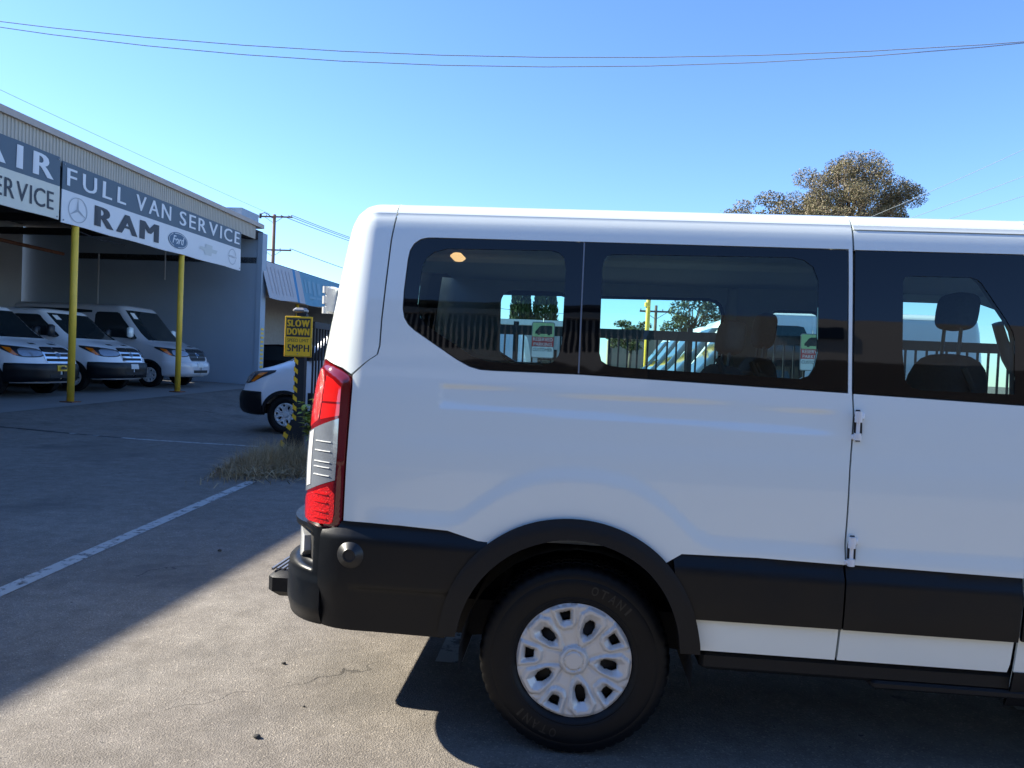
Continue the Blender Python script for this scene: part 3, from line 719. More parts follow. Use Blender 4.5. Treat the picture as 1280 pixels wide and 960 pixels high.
# rear doors
for sd in (0, 1):
    u0, u1 = -1.196, UEND + .003
    ow = smooth_poly([(u0 - .10, 1.42), (u0 - .10, 1.88), (u1 + .06, 1.88), (u1 + .06, 1.42)], 1)
    d = vpatch('rear_door', M['paint'], hero, Sk, [(u0, .815), (u0, 1.99), (u1, 1.99), (u1, .815)], sides=(sd,), holes=[ow], h=.05)[0]
    vpatch('door_glass', M['glass'], d, Sk, ow, sides=(sd,), h=.08, off=-.003, skirt=0)
    m = MB(); y = .02 if sd == 0 else 2 * YC - .02
    for zc in (1.662,):
        m = MB(); yb = .335; 
        def P(x, yy, z): return (x, yy if sd == 0 else 2 * YC - yy, z)
        xb = XR + inset(zc)
        hg = MB()
        for dz, hh in ((-.040, .026), (.0, .030), (.040, .026)): hg.tube([P(xb - .030, .20, zc + dz - hh / 2), P(xb - .030, .20, zc + dz + hh / 2)], .015, 10)
        hg.box(P(xb - .010, .225, zc), (.045, .075, .105), 0, .008)
        hg.box(P(xb - .006, .27, zc + .035), (.03, .13, .03), 0, .006); hg.box(P(xb - .006, .27, zc - .035), (.03, .13, .03), 0, .006)
        o = hg.build('hinge', M['white_lens'] if zc > 1.5 else M['paint'], d); autosmooth(o, 45)
# windows
for (fr, cl, holder) in ((W1, C1, None), (W2, C2, None)):
    w = vpatch('side_window', M['frit'], hero, Sk, fr, holes=[cl], h=.04, off=.001, skirt=.006, hb=.025)
    for sd in (0, 1): vpatch('pane', M['glass'], w[sd], Sk, offset_poly(cl, .002), sides=(sd,), h=.05, off=-.0015, skirt=0)
vpatch('window_divider', M['steel'], hero, Sk, [(-.0325, 1.419), (-.0325, 1.903), (-.0275, 1.903), (-.0275, 1.419)], h=.05, off=.004, skirt=.006)
# side door leaf
door = [(.938, 1.978), (.939, 1.913), (.932, 1.399), (.935, 1.313), (.931, 1.229), (.925, 1.118), (.924, 1.035), (.923, .951), (.921, .881), (.922, .799), (1.507, .789), (1.510, .88), (1.517, 1.2), (1.536, 1.38), (1.538, 1.978)]
dr = vpatch('side_door', M['paint'], hero, Sk, door, holes=[offset_poly(W3, .004)], h=.03, relief=relief, hb=.022)
w = [vpatch('side_window', M['frit'], dr[sd], Sk, W3, sides=(sd,), holes=[C3], h=.04, off=.001, skirt=.006, hb=.025)[0] for sd in (0, 1)]
for sd in (0, 1): vpatch('window_pane', M['glass'], dr[sd], Sk, offset_poly(C3, .002), sides=(sd,), h=.05, off=-.0015, skirt=0)
vpatch('drip_rail', M['paint'], hero, Sk, [(.938, 1.983), (.938, 1.999), (1.54, 1.999), (1.54, 1.983)], h=.03, off=.003)
for zc, uc in ((1.280, .943), (.847, .934)):
    m = MB(); y0 = inset(zc)
    pk = vpatch('hinge_pocket', M['gap'], hero, Sk, smooth_poly([(uc - .013, zc - .055), (uc - .013, zc + .055), (uc + .016, zc + .055), (uc + .016, zc - .055)], 1), h=.03, off=.0165 if zc < 1 else .006, skirt=0)
    for sd in (0, 1):
        yy = y0 - (.022 if zc < 1 else .012); yy = yy if sd == 0 else 2 * YC - yy
        hm = MB()
        for z0, z1, r in ((-.050, -.026, .0125), (.012, .050, .0125), (-.026, .012, .0065), (.026, .031, .0135), (-.044, -.040, .0135)):
            hm.tube([(uc, yy, zc + z0), (uc, yy, zc + z1)], r, 12)
        hm.box((uc + .012, yy + (.010 if sd == 0 else -.010), zc + .034), (.022, .014, .026), 0, .004)
        hm.box((uc - .008, yy + (.010 if sd == 0 else -.010), zc - .040), (.022, .014, .020), 0, .004)
        autosmooth(hm.build('door_hinge', M['paint_far'], hero), 45)
# lower black cladding
def cofs(u, z):
    zt = .84 - (u + .86) * .0215 if u < -.3 else .807 - (u - .313) * .0158
    return .002 + .026 * ss(zt, zt - .065, z) * (1 - .25 * ss(.62, .50, z)) - .004 * ss(.607, .600, z) * ss(.588, .595, z) * ss(-.84, -.80, u) * (u < -.4)
rear_clad = [(-.943, .803), (-.92, .808), (-.882, .818), (-.872, .840), (-.653, .838), (-.476, .829), (-.33, .82), (-.33, .77), (-.40, .70), (-.44, .60), (-.47, .50), (-.475, .432), (-.735, .436), (-.962, .437), (-.962, .558), (-.951, .683)]
vpatch('rear_side_cladding', M['clad'], hero, Sk, rear_clad, h=.022, hb=.02, relief=cofs, skirt=.03)
vpatch('side_cladding', M['clad'], hero, Sk, [(.33, .802), (.619, .801), (.915, .795), (.916, .613), (.917, .571), (.42, .571), (.40, .62), (.34, .72)], h=.025, relief=cofs, skirt=.03)
vpatch('door_cladding', M['clad'], hero, Sk, [(.922, .796), (1.506, .786), (1.500, .64), (1.502, .568), (.923, .570), (.922, .613)], h=.03, relief=cofs, skirt=.03)
# white sill
vpatch('sill', M['paint'], hero, Sk, [(.425, .566), (.915, .566), (.913, .45), (.425, .450)], h=.03, off=.004, skirt=.03)
vpatch('door_sill', M['paint'], hero, Sk, [(.923, .565), (1.500, .562), (1.498, .48), (1.492, .45), (.921, .450)], h=.03, off=.004, skirt=.03)
m = MB(); m.box((1.7, .135, .405), (2.5, .17, .07), 0, .015); m.box((1.9, .10, .365), (1.7, .12, .03), 0, .008); m.build('side_step', M['trim'], hero)
# wheel arch trim
AO = [(-.500, .445), (-.479, .572), (-.430, .685), (-.357, .775), (-.262, .846), (-.159, .889), (-.045, .907), (.07, .899), (.184, .862), (.286, .796), (.362, .704), (.413, .599), (.440, .487), (.442, .445)]
AI = [(.372, .445), (.359, .542), (.315, .651), (.247, .736), (.159, .793), (.059, .826), (-.056, .832), (-.169, .804), (-.268, .750), (-.352, .665), (-.408, .562), (-.434, .445)]
def arof(u, z):
    r = math.hypot(u + .03, (z - .37) * 1.0); return .028 + .012 * ss(.545, .49, r)
def open_smooth(P, it=2):
    for _ in range(it):
        Q = [P[0]]
        for a, b in zip(P[:-1], P[1:]): Q += [(a[0] * .75 + b[0] * .25, a[1] * .75 + b[1] * .25), (a[0] * .25 + b[0] * .75, a[1] * .25 + b[1] * .75)]
        P = Q + [P[-1]]
    return P
vpatch('wheel_arch', M['trim'], hero, Sk, open_smooth(AO) + open_smooth(AI), h=.020, hb=.02, relief=arof, skirt=.06)
# rear bumper, step, lamps
BA, BB, BC = .285, .42, -.90; BL = .56
def Bp(u, z, off=0.):
    tuck = .03 * ss(.50, .43, z)
    if u >= BC: return u, .018 - off + tuck, z
    a = min(1., (BC - u) / BL) * math.pi / 2; x = BC - (BA + off - tuck * .3) * math.sin(a); y = .018 + BB - (BB + off - tuck) * math.cos(a)
    if u < BC - BL: y += BC - BL - u
    return x, y, z
BE = BC - BL - (YC - .018 - BB)
def bofs(u, z): return -.020 * ss(.640, .652, z) * ss(-.99, -1.10, u) - .060 * ss(.640, .650, z) * ss(-1.015, -1.045, u) * ss(.785, .777, z) + .004 * ss(.62, .60, z)
bump = [(-.966, .436), (-.966, .558), (-.957, .683), (-.950, .801), (-1.04, .806), (-1.10, .808), (BE, .808), (BE, .436)]
vpatch('rear_bumper', M['clad'], hero, Bp, bump, h=.016, hb=.016, relief=bofs, skirt=.16)
vpatch('bumper_lamp', M['white_lens'], hero, Bp, smooth_poly([(-1.16, .654), (-1.16, .772), (-1.36, .772), (-1.36, .654)], 1), h=.02, off=-.040, skirt=.06)
m = MB(); m.box((-1.25, YC, .445), (.17, 1.12, .11), 0, .025); st = autosmooth(m.build('rear_step', M['trim'], hero), 40)
for k in range(5):
    m = MB(); m.box((-1.322 + k * .022, YC, .504), (.010, 1.06, .010)); m.build('tread_rib', M['steel'], st)
m = MB(); m.box((-1.12, YC, .40), (.30, .08, .06), 0, .01); m.build('tow_bar', M['under'], hero)
# round cap on the cladding
cx, cz = -.825, .725
p0 = Vector(Sk(cx, cz, .02)); nx = Vector(Sk(cx, cz, .03)) - p0; nx.normalize(); q = nx.to_track_quat('-Y', 'Z').to_matrix()
for sd in (0, 1):
    cm = MB(); cm.lathe_y([(.0, -.022), (.018, -.022), (.020, -.026), (.024, -.026), (.028, -.020), (.047, -.010), (.052, -.002), (.052, .01)], 32)
    V = [q @ Vector(v) + p0 for v in cm.V]
    V = [(v.x, v.y if sd == 0 else 2 * YC - v.y, v.z) for v in V]
    F = cm.F if sd == 0 else [tuple(reversed(f)) for f in cm.F]
    autosmooth(mk('round_cap', V, F, M['black'], hero), 40)
# tail lamps
LO = [(-1.075, 1.424), (-1.062, 1.427), (-.985, 1.412), (-.924, 1.394), (-.882, 1.374), (-.871, 1.352), (-.868, 1.226), (-.873, .850), (-.880, .826), (-.900, .813), (-.930, .808), (-1.055, .799), (-1.098, .808), (-1.108, .825), (-1.108, .899), (-1.108, 1.272), (-1.104, 1.40)]
def lof(u, z):
    d = pdist([(u, z)], LO)[0]; return .003 + .010 * ss(0, .035, d)
for sd in (0, 1):
    tl = vpatch('tail_lamp', M['red_case'], hero, Sk, LO, sides=(sd,), h=.011, hb=.011, relief=lof, skirt=.03)[0]
    L = lambda name, mat, pl, off=.0135, it=1: vpatch(name, M[mat], tl, Sk, smooth_poly(pl, it) if it else pl, sides=(sd,), h=.022, hb=.012, off=off, skirt=.003)
    L('brake_lens', 'red_prism', [(-1.095, 1.165), (-1.04, 1.19), (-1.005, 1.205), (-1.005, 1.385), (-1.09, 1.400)])
    L('reflex_panel', 'red', [(-.998, 1.275), (-.998, 1.370), (-.955, 1.358), (-.905, 1.330), (-.902, 1.275)], .0135, 0)
    L('stop_lens', 'red', [(-.998, 1.206), (-.998, 1.266), (-.902, 1.268), (-.900, 1.226)], .0135, 0)
    cl = L('reversing_lens', 'clear', [(-1.10, 1.150), (-1.03, 1.172), (-.900, 1.216), (-.897, 1.10), (-.900, .989), (-.96, .968), (-1.04, .938), (-1.10, .92)], .0135, 0)[0]
    for zc in (1.125, 1.09, 1.05, 1.03, 1.0):
        vpatch('lens_bar', M['sign_white'], cl, Sk, [(-1.01, zc), (-1.01, zc + .003), (-.925, zc + .003), (-.925, zc)], sides=(sd,), h=.03, off=.0165, skirt=.002)
    vpatch('lens_column', M['white_lens'], cl, Sk, [(-1.075, .945), (-1.075, 1.15), (-1.035, 1.165), (-1.035, .958)], sides=(sd,), h=.03, off=.0155, skirt=.002)
    lr = L('lower_lens', 'red_prism', [(-1.10, .835), (-1.10, .908), (-1.02, .932), (-.900, .972), (-.900, .835), (-.92, .822), (-1.08, .818)])[0]
    for zc in (.93, .90, .865, .84):
        vpatch('red_bar', M['red'], lr, Sk, [(-1.0, zc), (-1.0, zc + .005), (-.93, zc + .005), (-.93, zc)], sides=(sd,), h=.03, off=.0165, skirt=.002)
# wheels, belly, front
make_wheel(hero, (0, .178, .356)); make_wheel(hero, (0, 2 * YC - .178, .356), True)
make_wheel(hero, (3.3, .178, .356)); make_wheel(hero, (3.3, 2 * YC - .178, .356), True)
underbody(hero)
build_cab(hero, M['paint'], M['screen'], h=.06)
m = MB(); m.tube([(-.62, .42, .40), (-.36, .40, .40)], .075, 14); m.build('exhaust_box', M['rust'], hero, True)
m = MB(); m.tube([(-.75, .40, .42), (-.3, .40, .36), (0, .40, .30), (.3, .40, .36), (.7, .40, .45)], .022, 8); m.tube([(-.33, .33, .34), (-.27, .33, .62)], .016, 8); m.build('leaf_spring', M['under'], hero)
# cabin
m = MB(); m.box((.9, YC, .80), (3.7, 1.86, .03)); m.build('cabin_floor', M['cabin'], hero)
m = MB(); m.box((.85, YC, 1.955), (3.3, 1.68, .02)); m.box((.3, YC, 1.925), (2.4, .5, .04), 0, .015); m.build('headliner', M['liner'], hero)
CF = [(cx_ + .075 * math.cos(R(a0 + k * 18)), cz_ + .075 * math.sin(R(a0 + k * 18))) for cx_, cz_, a0 in ((-.17, 1.815, 0), (-.435, 1.815, 90), (-.435, 1.535, 180), (-.17, 1.535, 270)) for k in range(6)]
for sd in (0, 1): vpatch('inner_trim', M['cabin'], hero, Sk, [(-1.02, .83), (-1.02, 1.95), (1.52, 1.95), (1.52, .83)], sides=(sd,), holes=[offset_poly(CF if sd else C1, .0 if sd else .012), offset_poly(C2, .012), offset_poly(C3, .012)], h=.09, hb=.02, off=-.055, skirt=0)
def rbox(m, c, d, b, tilt=0):
    k = MB(); nu, nv = 20, 12; e1 = .55
    sp = lambda v, e: math.copysign(abs(v) ** e, v)
    for j in range(nv + 1):
        ph = -math.pi / 2 + math.pi * j / nv
        for i in range(nu):
            th = 2 * math.pi * i / nu
            k.V.append((d[0] / 2 * sp(math.cos(ph), e1) * sp(math.cos(th), e1), d[1] / 2 * sp(math.cos(ph), e1) * sp(math.sin(th), e1), d[2] / 2 * sp(math.sin(ph), e1)))
    for j in range(nv):
        for i in range(nu): k.F.append((j * nu + i, j * nu + (i + 1) % nu, j * nu + nu + (i + 1) % nu, j * nu + nu + i))
    ca, sa = math.cos(tilt), math.sin(tilt)
    m.add([(c[0] + v[0] * ca + v[2] * sa, c[1] + v[1], c[2] - v[0] * sa + v[2] * ca) for v in k.V], k.F)
def seat(x, y, wide=.46, zt=1.40, hr=1, hsz=(.10, .26, .19), hz=None):
    s0 = MB(); rbox(s0, (x + .22, y, 1.05), (.50, wide, .14), .05); s = autosmooth(s0.build('seat', M['cloth'], hero), 60)
    b = MB(); rbox(b, (x - .03, y, (zt + .95) / 2), (.18, wide, zt - .95), .065, .14); autosmooth(b.build('backrest', M['cloth'], s), 60)
    if hr:
        z = hz or zt + .17
        h = MB(); rbox(h, (x + .03, y, z), hsz, .045, .10); autosmooth(h.build('headrest', M['cloth'], s), 60)
        p = MB(); p.tube([(x + .01, y - .07, zt - .06), (x + .02, y - .07, z)], .007, 6); p.tube([(x + .01, y + .07, zt - .06), (x + .02, y + .07, z)], .007, 6); p.build('headrest_post', M['steel'], s)
    g = MB(); g.box((x + .2, y, .86), (.4, wide * .8, .12)); g.build('seat_base', M['under'], s)
    bl = MB(); bl.tube([(x - .06, y - wide / 2 - .02, 1.5), (x + .03, y - wide / 2 - .03, 1.3), (x + .08, y - wide / 2 - .03, 1.0)], .012, 6); bl.build('seat_belt', M['belt'], s)
seat(1.45, .50, .50, 1.56, hz=1.73, hsz=(.10, .23, .15))
seat(1.45, 1.55, .46, 1.56, hz=1.73, hsz=(.10, .23, .15))
seat(.93, 1.50, .44, 1.54, hz=1.68, hsz=(.10, .23, .19)); seat(.80, 1.02, .44, 1.46, 0)
seat(.56, .50, .44, 1.48, hz=1.59, hsz=(.10, .22, .14))
seat(-.62, .50, .46, 1.30, 0); seat(-.62, 1.02, .46, 1.30, 0); seat(-.62, 1.54, .46, 1.30, 0)
for x in (-.055, .86, 1.53):
    for y in (.13, 2 * YC - .13):
        m = MB(); m.tube([(x, y - .03 * (1 if y < 1 else -1), 1.40), (x, y + .05 * (1 if y < 1 else -1), 1.94)], .032, 8); m.build('cabin_pillar', M['pillar'], hero, True)
m = MB(); m.box((-.57, .56, 1.895), (.055, .10, .03), 0, .012); m.build('dome_lamp', M['lamp_glow'], hero)
m = MB(); m.box((-.13, .33, 1.42), (.07, .05, .05), 0, .015); m.build('belt_buckle', M['red_dark'], hero)
m = MB(); m.tube([(2.36, 1.90, 1.80), (2.44, 1.92, 1.6), (2.62, 1.92, 1.33)], [.03, .035, .05], 8); m.build('screen_pillar', M['pillar'], hero, True)
# ------------------------------------------------------------------ the place: frame of the service building
OB = Vector((-11.04, 13.27, 0)); EB = Vector((.036, 1, 0)).normalized(); NB = Vector((EB.y, -EB.x, 0)); RZB = math.atan2(-EB.x, EB.y)
def FB(n, s, z=0.): return OB + NB * n + EB * s + Vector((0, 0, z))
def ssm(t): t = min(1, max(0, t)); return t * t * (3 - 2 * t)
def gz(x, y):
    p = Vector((x, y, 0)) - OB; s = p.dot(EB); d = p.dot(NB)
    b = .2 + .022 * min(9, max(-6, s))
    if d >= 0: return b * ssm(1 - d / 4.6) * ssm((40 - abs(y)) / 20)
    return (b + .02 * min(8, -d)) * ssm((60 + d) / 30) * ssm((60 - abs(y)) / 20)
def grid(xsx, ysy, f):
    V = [(x, y, f(x, y)) for y in ysy for x in xsx]; n = len(xsx)
    return V, [(j * n + i, j * n + i + 1, j * n + n + i + 1, j * n + n + i) for j in range(len(ysy) - 1) for i in range(n - 1)]
gx = [-600, -200, -90, -60, -45, -35, -28] + [-24 + .6 * k for k in range(36)] + [-2, 0, 3, 8, 20, 60, 200, 600]
gy = [-600, -200, -60, -50, -40, -30, -20] + [-12 + .8 * k for k in range(52)] + [32, 36, 40, 45, 50, 60, 200, 900]
g = mk('ground', *grid(gx, gy, gz), M['asphalt'], smooth=True); g['kind'] = 'structure'
def sheet(name, pts, mat, lift, kind='structure', steps=12):
    """strip following the ground: pts = [(left, right), ...]"""
    V = []; F = []
    for a, b in pts: V += [(a[0], a[1], gz(*a) + lift), (b[0], b[1], gz(*b) + lift)]
    for i in range(len(pts) - 1): F.append((2 * i, 2 * i + 1, 2 * i + 3, 2 * i + 2))
    o = mk(name, V, F, mat); o['kind'] = kind; return o
def yline(name, x0, y0, x1, y1, w, mat, lift=.004, n=14):
    P = []; d = Vector((x1 - x0, y1 - y0)).normalized(); q = Vector((d.y, -d.x)) * w / 2
    for k in range(n + 1):
        t = k / n; c = Vector((x0 + (x1 - x0) * t, y0 + (y1 - y0) * t)); P.append(((c - q)[:], (c + q)[:]))
    return sheet(name, P, mat, lift)
yline('parking_line', -3.16, -.3, -3.62, 5.62, .115, M['line'])
yline('parking_line', -.585, .87, -.60, 4.65, .13, M['line']); yline('parking_line', 2.05, .82, 2.02, 4.65, .13, M['line'])
def seamx(x): return 8.95 + .10 * math.sin(x * .55 + .6) - .012 * (x + 9)
for nm, mt, xa, xb, w in (('ground_seam', 'tar', -16, -7.2, .05), ('faded_ground_line', 'line', -8.4, -4.9, .055)):
    P = [((x, seamx(x) - w), (x, seamx(x) + w)) for x in [xa + (xb - xa) * k / 20 for k in range(21)]]; sheet(nm, P, M[mt], .004)
P = [(FB(.45 + .12 * math.sin(s * .7), s)[:2], FB(.0, s)[:2]) for s in [-24 + k * .7 for k in range(48)]]
V = []; F = []
ns = 48; nn = 8
for i in range(ns):
    s = -24 + i * .7
    for j in range(nn):
        p = FB(.5 - j * 1.26, s); V.append((p.x, p.y, gz(p.x, p.y) + .004))
for i in range(ns - 1):
    for j in range(nn - 1): F.append((i * nn + j, i * nn + j + 1, i * nn + nn + j + 1, i * nn + nn + j))
o = mk('concrete_apron', V, F, M['concrete'], smooth=True); o['kind'] = 'structure'

# ------------------------------------------------------------------ service building
def broot(name, n, s, z=0.):
    p = FB(n, s, z); return empty(name, p, RZB)
bd = broot('service_building', 0, 0); tag(bd, 'open fronted service garage with cream corrugated fascia and slate blue side wall', 'building')
S0, S1 = -24., 8.95
def ztop(s): return 5.91 - .0165 * s
m = MB()                                                      # corrugated fascia: folded sheet
prof = []; s = S0; k = 0
while s < S1 - .45:
    prof += [(s, .0), (s + .028, .0), (s + .038, .022), (s + .064, .022), (s + .074, .0)]; s += .095
V = []; F = []
for (sa, d) in prof: V += [(.0 + d, sa, 5.22 - .012 * max(0, sa - 7)), (.0 + d, sa, ztop(sa) - .14)]
for i in range(len(prof) - 1): F.append((2 * i, 2 * i + 2, 2 * i + 3, 2 * i + 1))
mk('corrugated_fascia', V, F, M['corr'], bd)
m = MB(); m.prism([(-.35, -.15), (.09, -.15), (.09, -.02), (.06, .0), (-.35, .0)], lambda n, z: (n, S0, ztop(S0) + z), lambda n, z: (n, S1 + .1, ztop(S1) + z)); m.build('roof_flashing', M['flash'], bd)
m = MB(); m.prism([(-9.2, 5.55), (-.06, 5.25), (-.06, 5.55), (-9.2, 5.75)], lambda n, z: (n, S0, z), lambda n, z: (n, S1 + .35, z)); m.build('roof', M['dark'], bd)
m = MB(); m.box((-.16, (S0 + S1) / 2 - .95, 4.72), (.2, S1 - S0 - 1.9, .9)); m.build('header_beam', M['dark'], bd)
m = MB(); m.box((-4.62, S1 + .15, 2.7), (9.3, .3, 5.3)); m.build('side_wall', M['wall_blue'], bd)
m = MB(); m.box((.02, S1 + .16, 2.72), (.17, .36, 5.50)); m.build('corner_post', M['wall_blue'], bd)
m = MB(); m.box((-8.6, -7.4, 2.85), (.3, 32.3, 5.6)); m.build('back_wall', M['wall_grey'], bd)
for k in range(12):
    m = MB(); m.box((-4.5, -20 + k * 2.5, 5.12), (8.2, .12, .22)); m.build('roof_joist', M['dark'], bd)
m = MB(); m.box((-.55, S1 - .55, 5.84), (.9, 1.2, .46)); m.build('roof_upstand', M['wall_blue'], bd)
m = MB(); m.prism([(-.30, -.01), (.06, -.01), (.06, .18), (-.30, .18)], lambda n, z: (n, S0, ztop(S0) + z), lambda n, z: (n, -2.5, ztop(-2.5) + z)); m.build('raised_edge', M['flash'], bd)  # unseen strip added along the roof edge to cast its shadow farther out
m = MB(); m.tube([(-4.2, -2.3, 4.18), (-4.2, 5.15, 4.10)], .05, 8); m.build('hanging_rail', M['rust'], bd)
m = MB(); m.tube([(-5.6, 8.72, 4.6), (-5.6, 8.72, 2.9)], .03, 6); m.tube([(-3.2, 8.72, 5.0), (-3.2, 8.72, 3.8)], .025, 6); m.build('conduit', M['wall_grey'], bd)
m = MB(); m.tube([(-.05, -.4, 4.02), (-.05, .2, 3.96), (-.05, .9, 3.90), (-.05, 1.8, 3.92)], .012, 6); m.build('sagging_cable', M['black'], bd)
m = MB(); m.box((.02, S1 + .365, 1.1), (.06, .02, 1.9))
pv = MB()
for k in range(14): pv.box((.115, S1 + .16, .45 + k * .14), (.012, .20, .07))
pv.build('warning_stripes', M['yellow'], bd)
# yellow posts
for s, z0, lab in ((0, .2, 'yellow steel post under the banner with two silver vans either side'), (4.26, .30, 'yellow steel post farther back in front of the slate wall')):
    pr = broot('canopy_post', 0, s, z0); tag(pr, {0: 'nearer thick yellow steel post holding up the garage canopy', 4.26: 'farther slim yellow steel post by the slate blue wall'}[s], 'post', 'yellow posts under the garage canopy')
    h = 4.55 - z0; m = MB(); m.tube([(-.02, 0, 0), (-.02, 0, h)], .075, 16); m.build('pole', M['yellow'], pr, True)
    m = MB(); m.box((-.02, 0, .012), (.30, .30, .024)); m.build('base_plate', M['rust'], pr)
# banners
def banner(label, s0, s1, zt0, zt1, zb, zs0, zs1, low):
    r = broot('banner', .06, s0); tag(r, label, 'banner', 'vinyl banners on the garage fascia'); L = s1 - s0
    n = 40
    def f(u, v, t=0.): return (.006 * math.sin(u * 5.1) * math.cos(v * 2.3) + .004 * math.sin(u * 13 + v * 4) + t, u, v)
    def sheetm(name, zt, zbm, mat):
        V = []; F = []
        for i in range(n + 1):
            u = L * i / n
            for q in range(5):
                z = zbm(u) + (zt(u) - zbm(u)) * q / 4; V += [f(u, z)]
        for i in range(n):
            for q in range(4): F.append((i * 5 + q, i * 5 + 5 + q, i * 5 + 6 + q, i * 5 + 1 + q))
        V2 = [(x - .02, y, z) for x, y, z in V]; k = len(V)
        F2 = [tuple(reversed([a + k for a in fc])) for fc in F]
        return mk(name, V + V2, F + F2, mat, r, smooth=True)
    top = lambda u: zt0 + (zt1 - zt0) * u / L; mid = lambda u: zs0 + (zs1 - zs0) * u / L; bot = lambda u: zb + .008 * math.sin(u * 3)
    sheetm('title_panel', top, mid, M['navy']); sheetm('brand_panel', mid, bot, low)
    for q in (.06, L - .06):
        for zz in (top(q) - .06, zb + .06):
            m = MB(); m.lathe_y([(.0, 0), (.02, 0)], 8); e = MB(); e.tube([(.004, q, zz), (.014, q, zz)], .018, 8); e.build('eyelet', M['steel'], r)
    return r, f
b2, f2 = banner('long banner reading FULL VAN SERVICE above a row of brand emblems', -.55, 7.5, 5.33, 5.235, 4.04, 4.74, 4.70, M['vinyl'])
def fl(f, x0, rise=0.0): return lambda u, v, t: f(u, v + rise * u, t + .004)
def F2(u, v, t): return f2(u, v, t)
tp = [c for c in b2.children if c.name.startswith('title_panel')][0]; bp_ = [c for c in b2.children if c.name.startswith('brand_panel')][0]
letters('FULL', F2, .14, 4.85, 2.02, .37, M['ink_white'], tp, .035, .42); letters('VAN', F2, 2.58, 4.84, 1.50, .37, M['ink_white'], tp, .035, .30); letters('SERVICE', F2, 4.52, 4.83, 3.40, .37, M['ink_white'], tp, .035, .32)
letters('RAM', F2, 1.10, 4.17, 2.40, .45, M['ink_dark'], bp_, .12, .26)
T = lambda s, x, z, w, h, mb, **k: text_on(mb, s, lambda u, v, t: f2(u, v, .009), x, z, w, h, **k)
def ring(mb, f, cx, cz, rx, rz, t, d=.009, n=40, a0=0, a1=2 * math.pi):
    V = []; F = []
    for k in range(n + 1):
        a = a0 + (a1 - a0) * k / n
        V += [f(cx + rx * math.cos(a), cz + rz * math.sin(a), d), f(cx + (rx - t) * math.cos(a), cz + (rz - t) * math.sin(a), d)]
    for k in range(n): F.append((2 * k, 2 * k + 2, 2 * k + 3, 2 * k + 1))
    mb.add(V, F)
def blob(mb, f, P, d=.009): mb.add([f(u, v, d) for u, v in P], [tuple(range(len(P)))])
m = MB(); ring(m, f2, .50, 4.385, .30, .27, .018)
for a in (90, 210, 330):
    c, s_ = math.cos(R(a)), math.sin(R(a)); blob(m, f2, [(.50 + .30 * c, 4.385 + .27 * s_), (.50 - .035 * s_, 4.385 + .03 * c), (.50 + .035 * s_, 4.385 - .03 * c)], .0095)
m.build('star_emblem', M['ink_grey'], b2)
m = MB(); blob(m, f2, [(4.47 + .47 * math.cos(t), 4.385 + .215 * math.sin(t)) for t in [k * math.pi / 20 for k in range(40)]]); m.build('oval_emblem', M['ink_blue'], b2)
m = MB(); ring(m, f2, 4.47, 4.385, .44, .19, .014, .012); text_on(m, 'Ford', lambda u, v, t: f2(u, v, .010 + t), 4.20, 4.29, .55, .21, shear=.35, bold=.03); m.build('oval_lettering', M['ink_white'], b2)
m = MB(); c = (6.07, 4.37)
blob(m, f2, [(c[0] + a, c[1] + b) for a, b in ((-.52, -.03), (-.46, .06), (-.2, .06), (-.17, .16), (.22, .16), (.22, .06), (.52, .06), (.44, -.05), (.2, -.05), (.17, -.15), (-.22, -.15), (-.22, -.05))]); m.build('bowtie_emblem', M['ink_faint'], b2)
m = MB(); ring(m, f2, 7.50, 4.39, .25, .24, .02, a0=R(12), a1=R(168)); ring(m, f2, 7.50, 4.39, .25, .24, .02, a0=R(192), a1=R(348)); T('NISSAN', 7.22, 4.365, .56, .055, m, bold=.01, space=1.1); m.build('ring_emblem', M['ink_grey'], b2)
b1, f1 = banner('left banner cut by the frame, reading AIR over SERVICE', -5.6, -.62, 5.42, 5.38, 4.07, 4.77, 4.77, M['vinyl_old'])
F1 = lambda u, v, t: f1(u, v, t)
tp = [c for c in b1.children if c.name.startswith('title_panel')][0]; bp_ = [c for c in b1.children if c.name.startswith('brand_panel')][0]
letters('AIR', F1, 2.80, 4.86, 1.95, .45, M['ink_white'], tp, .07, .50); letters('SERVICE', F1, 2.98, 4.24, 1.82, .37, M['ink_dark'], bp_, .02, .20)

# ------------------------------------------------------------------ second building with the awning
r2 = broot('awning_shop', -.1, 9.45); tag(r2, 'low open shop with faded white and blue awning behind the garage', 'building')
def aw(u, v, n=0.):                                            # u along, v 0 top..1 bottom
    out = .36 * (1 - u / 13) ; w = .02 * math.sin(u * 4.2) * v + .012 * math.sin(u * 9.7 + 1) * v
    return (.1 + out * v + w + n, -.42 + u, 4.60 - (1.27 - .017 * u) * v - .02 * math.sin(u * 1.9) * v)
def awp(name, u0, u1, mat):
    V = []; F = []; n = max(2, int((u1 - u0) / .15))
    for i in range(n + 1):
        for q in range(7): V.append(aw(u0 + (u1 - u0) * i / n, q / 6))
    for i in range(n):
        for q in range(6): F.append((i * 7 + q, i * 7 + q + 1, i * 7 + 8 + q, i * 7 + 7 + q))
    k = len(V); V2 = [(a - .015, b, c) for a, b, c in V]
    return mk(name, V + V2, F + [tuple(reversed([a + k for a in f])) for f in F], mat, r2, smooth=True)
awp('white_awning', 0, 2.62, M['canvas']); awp('awning_stripe', 2.62, 2.86, M['canvas_stripe']); awp('awning_panel', 2.86, 3.0, M['canvas']); awp('awning_band', 3.0, 3.3, M['canvas_pink']); awp('blue_awning', 3.3, 12.5, M['canvas_blue'])
m = MB()
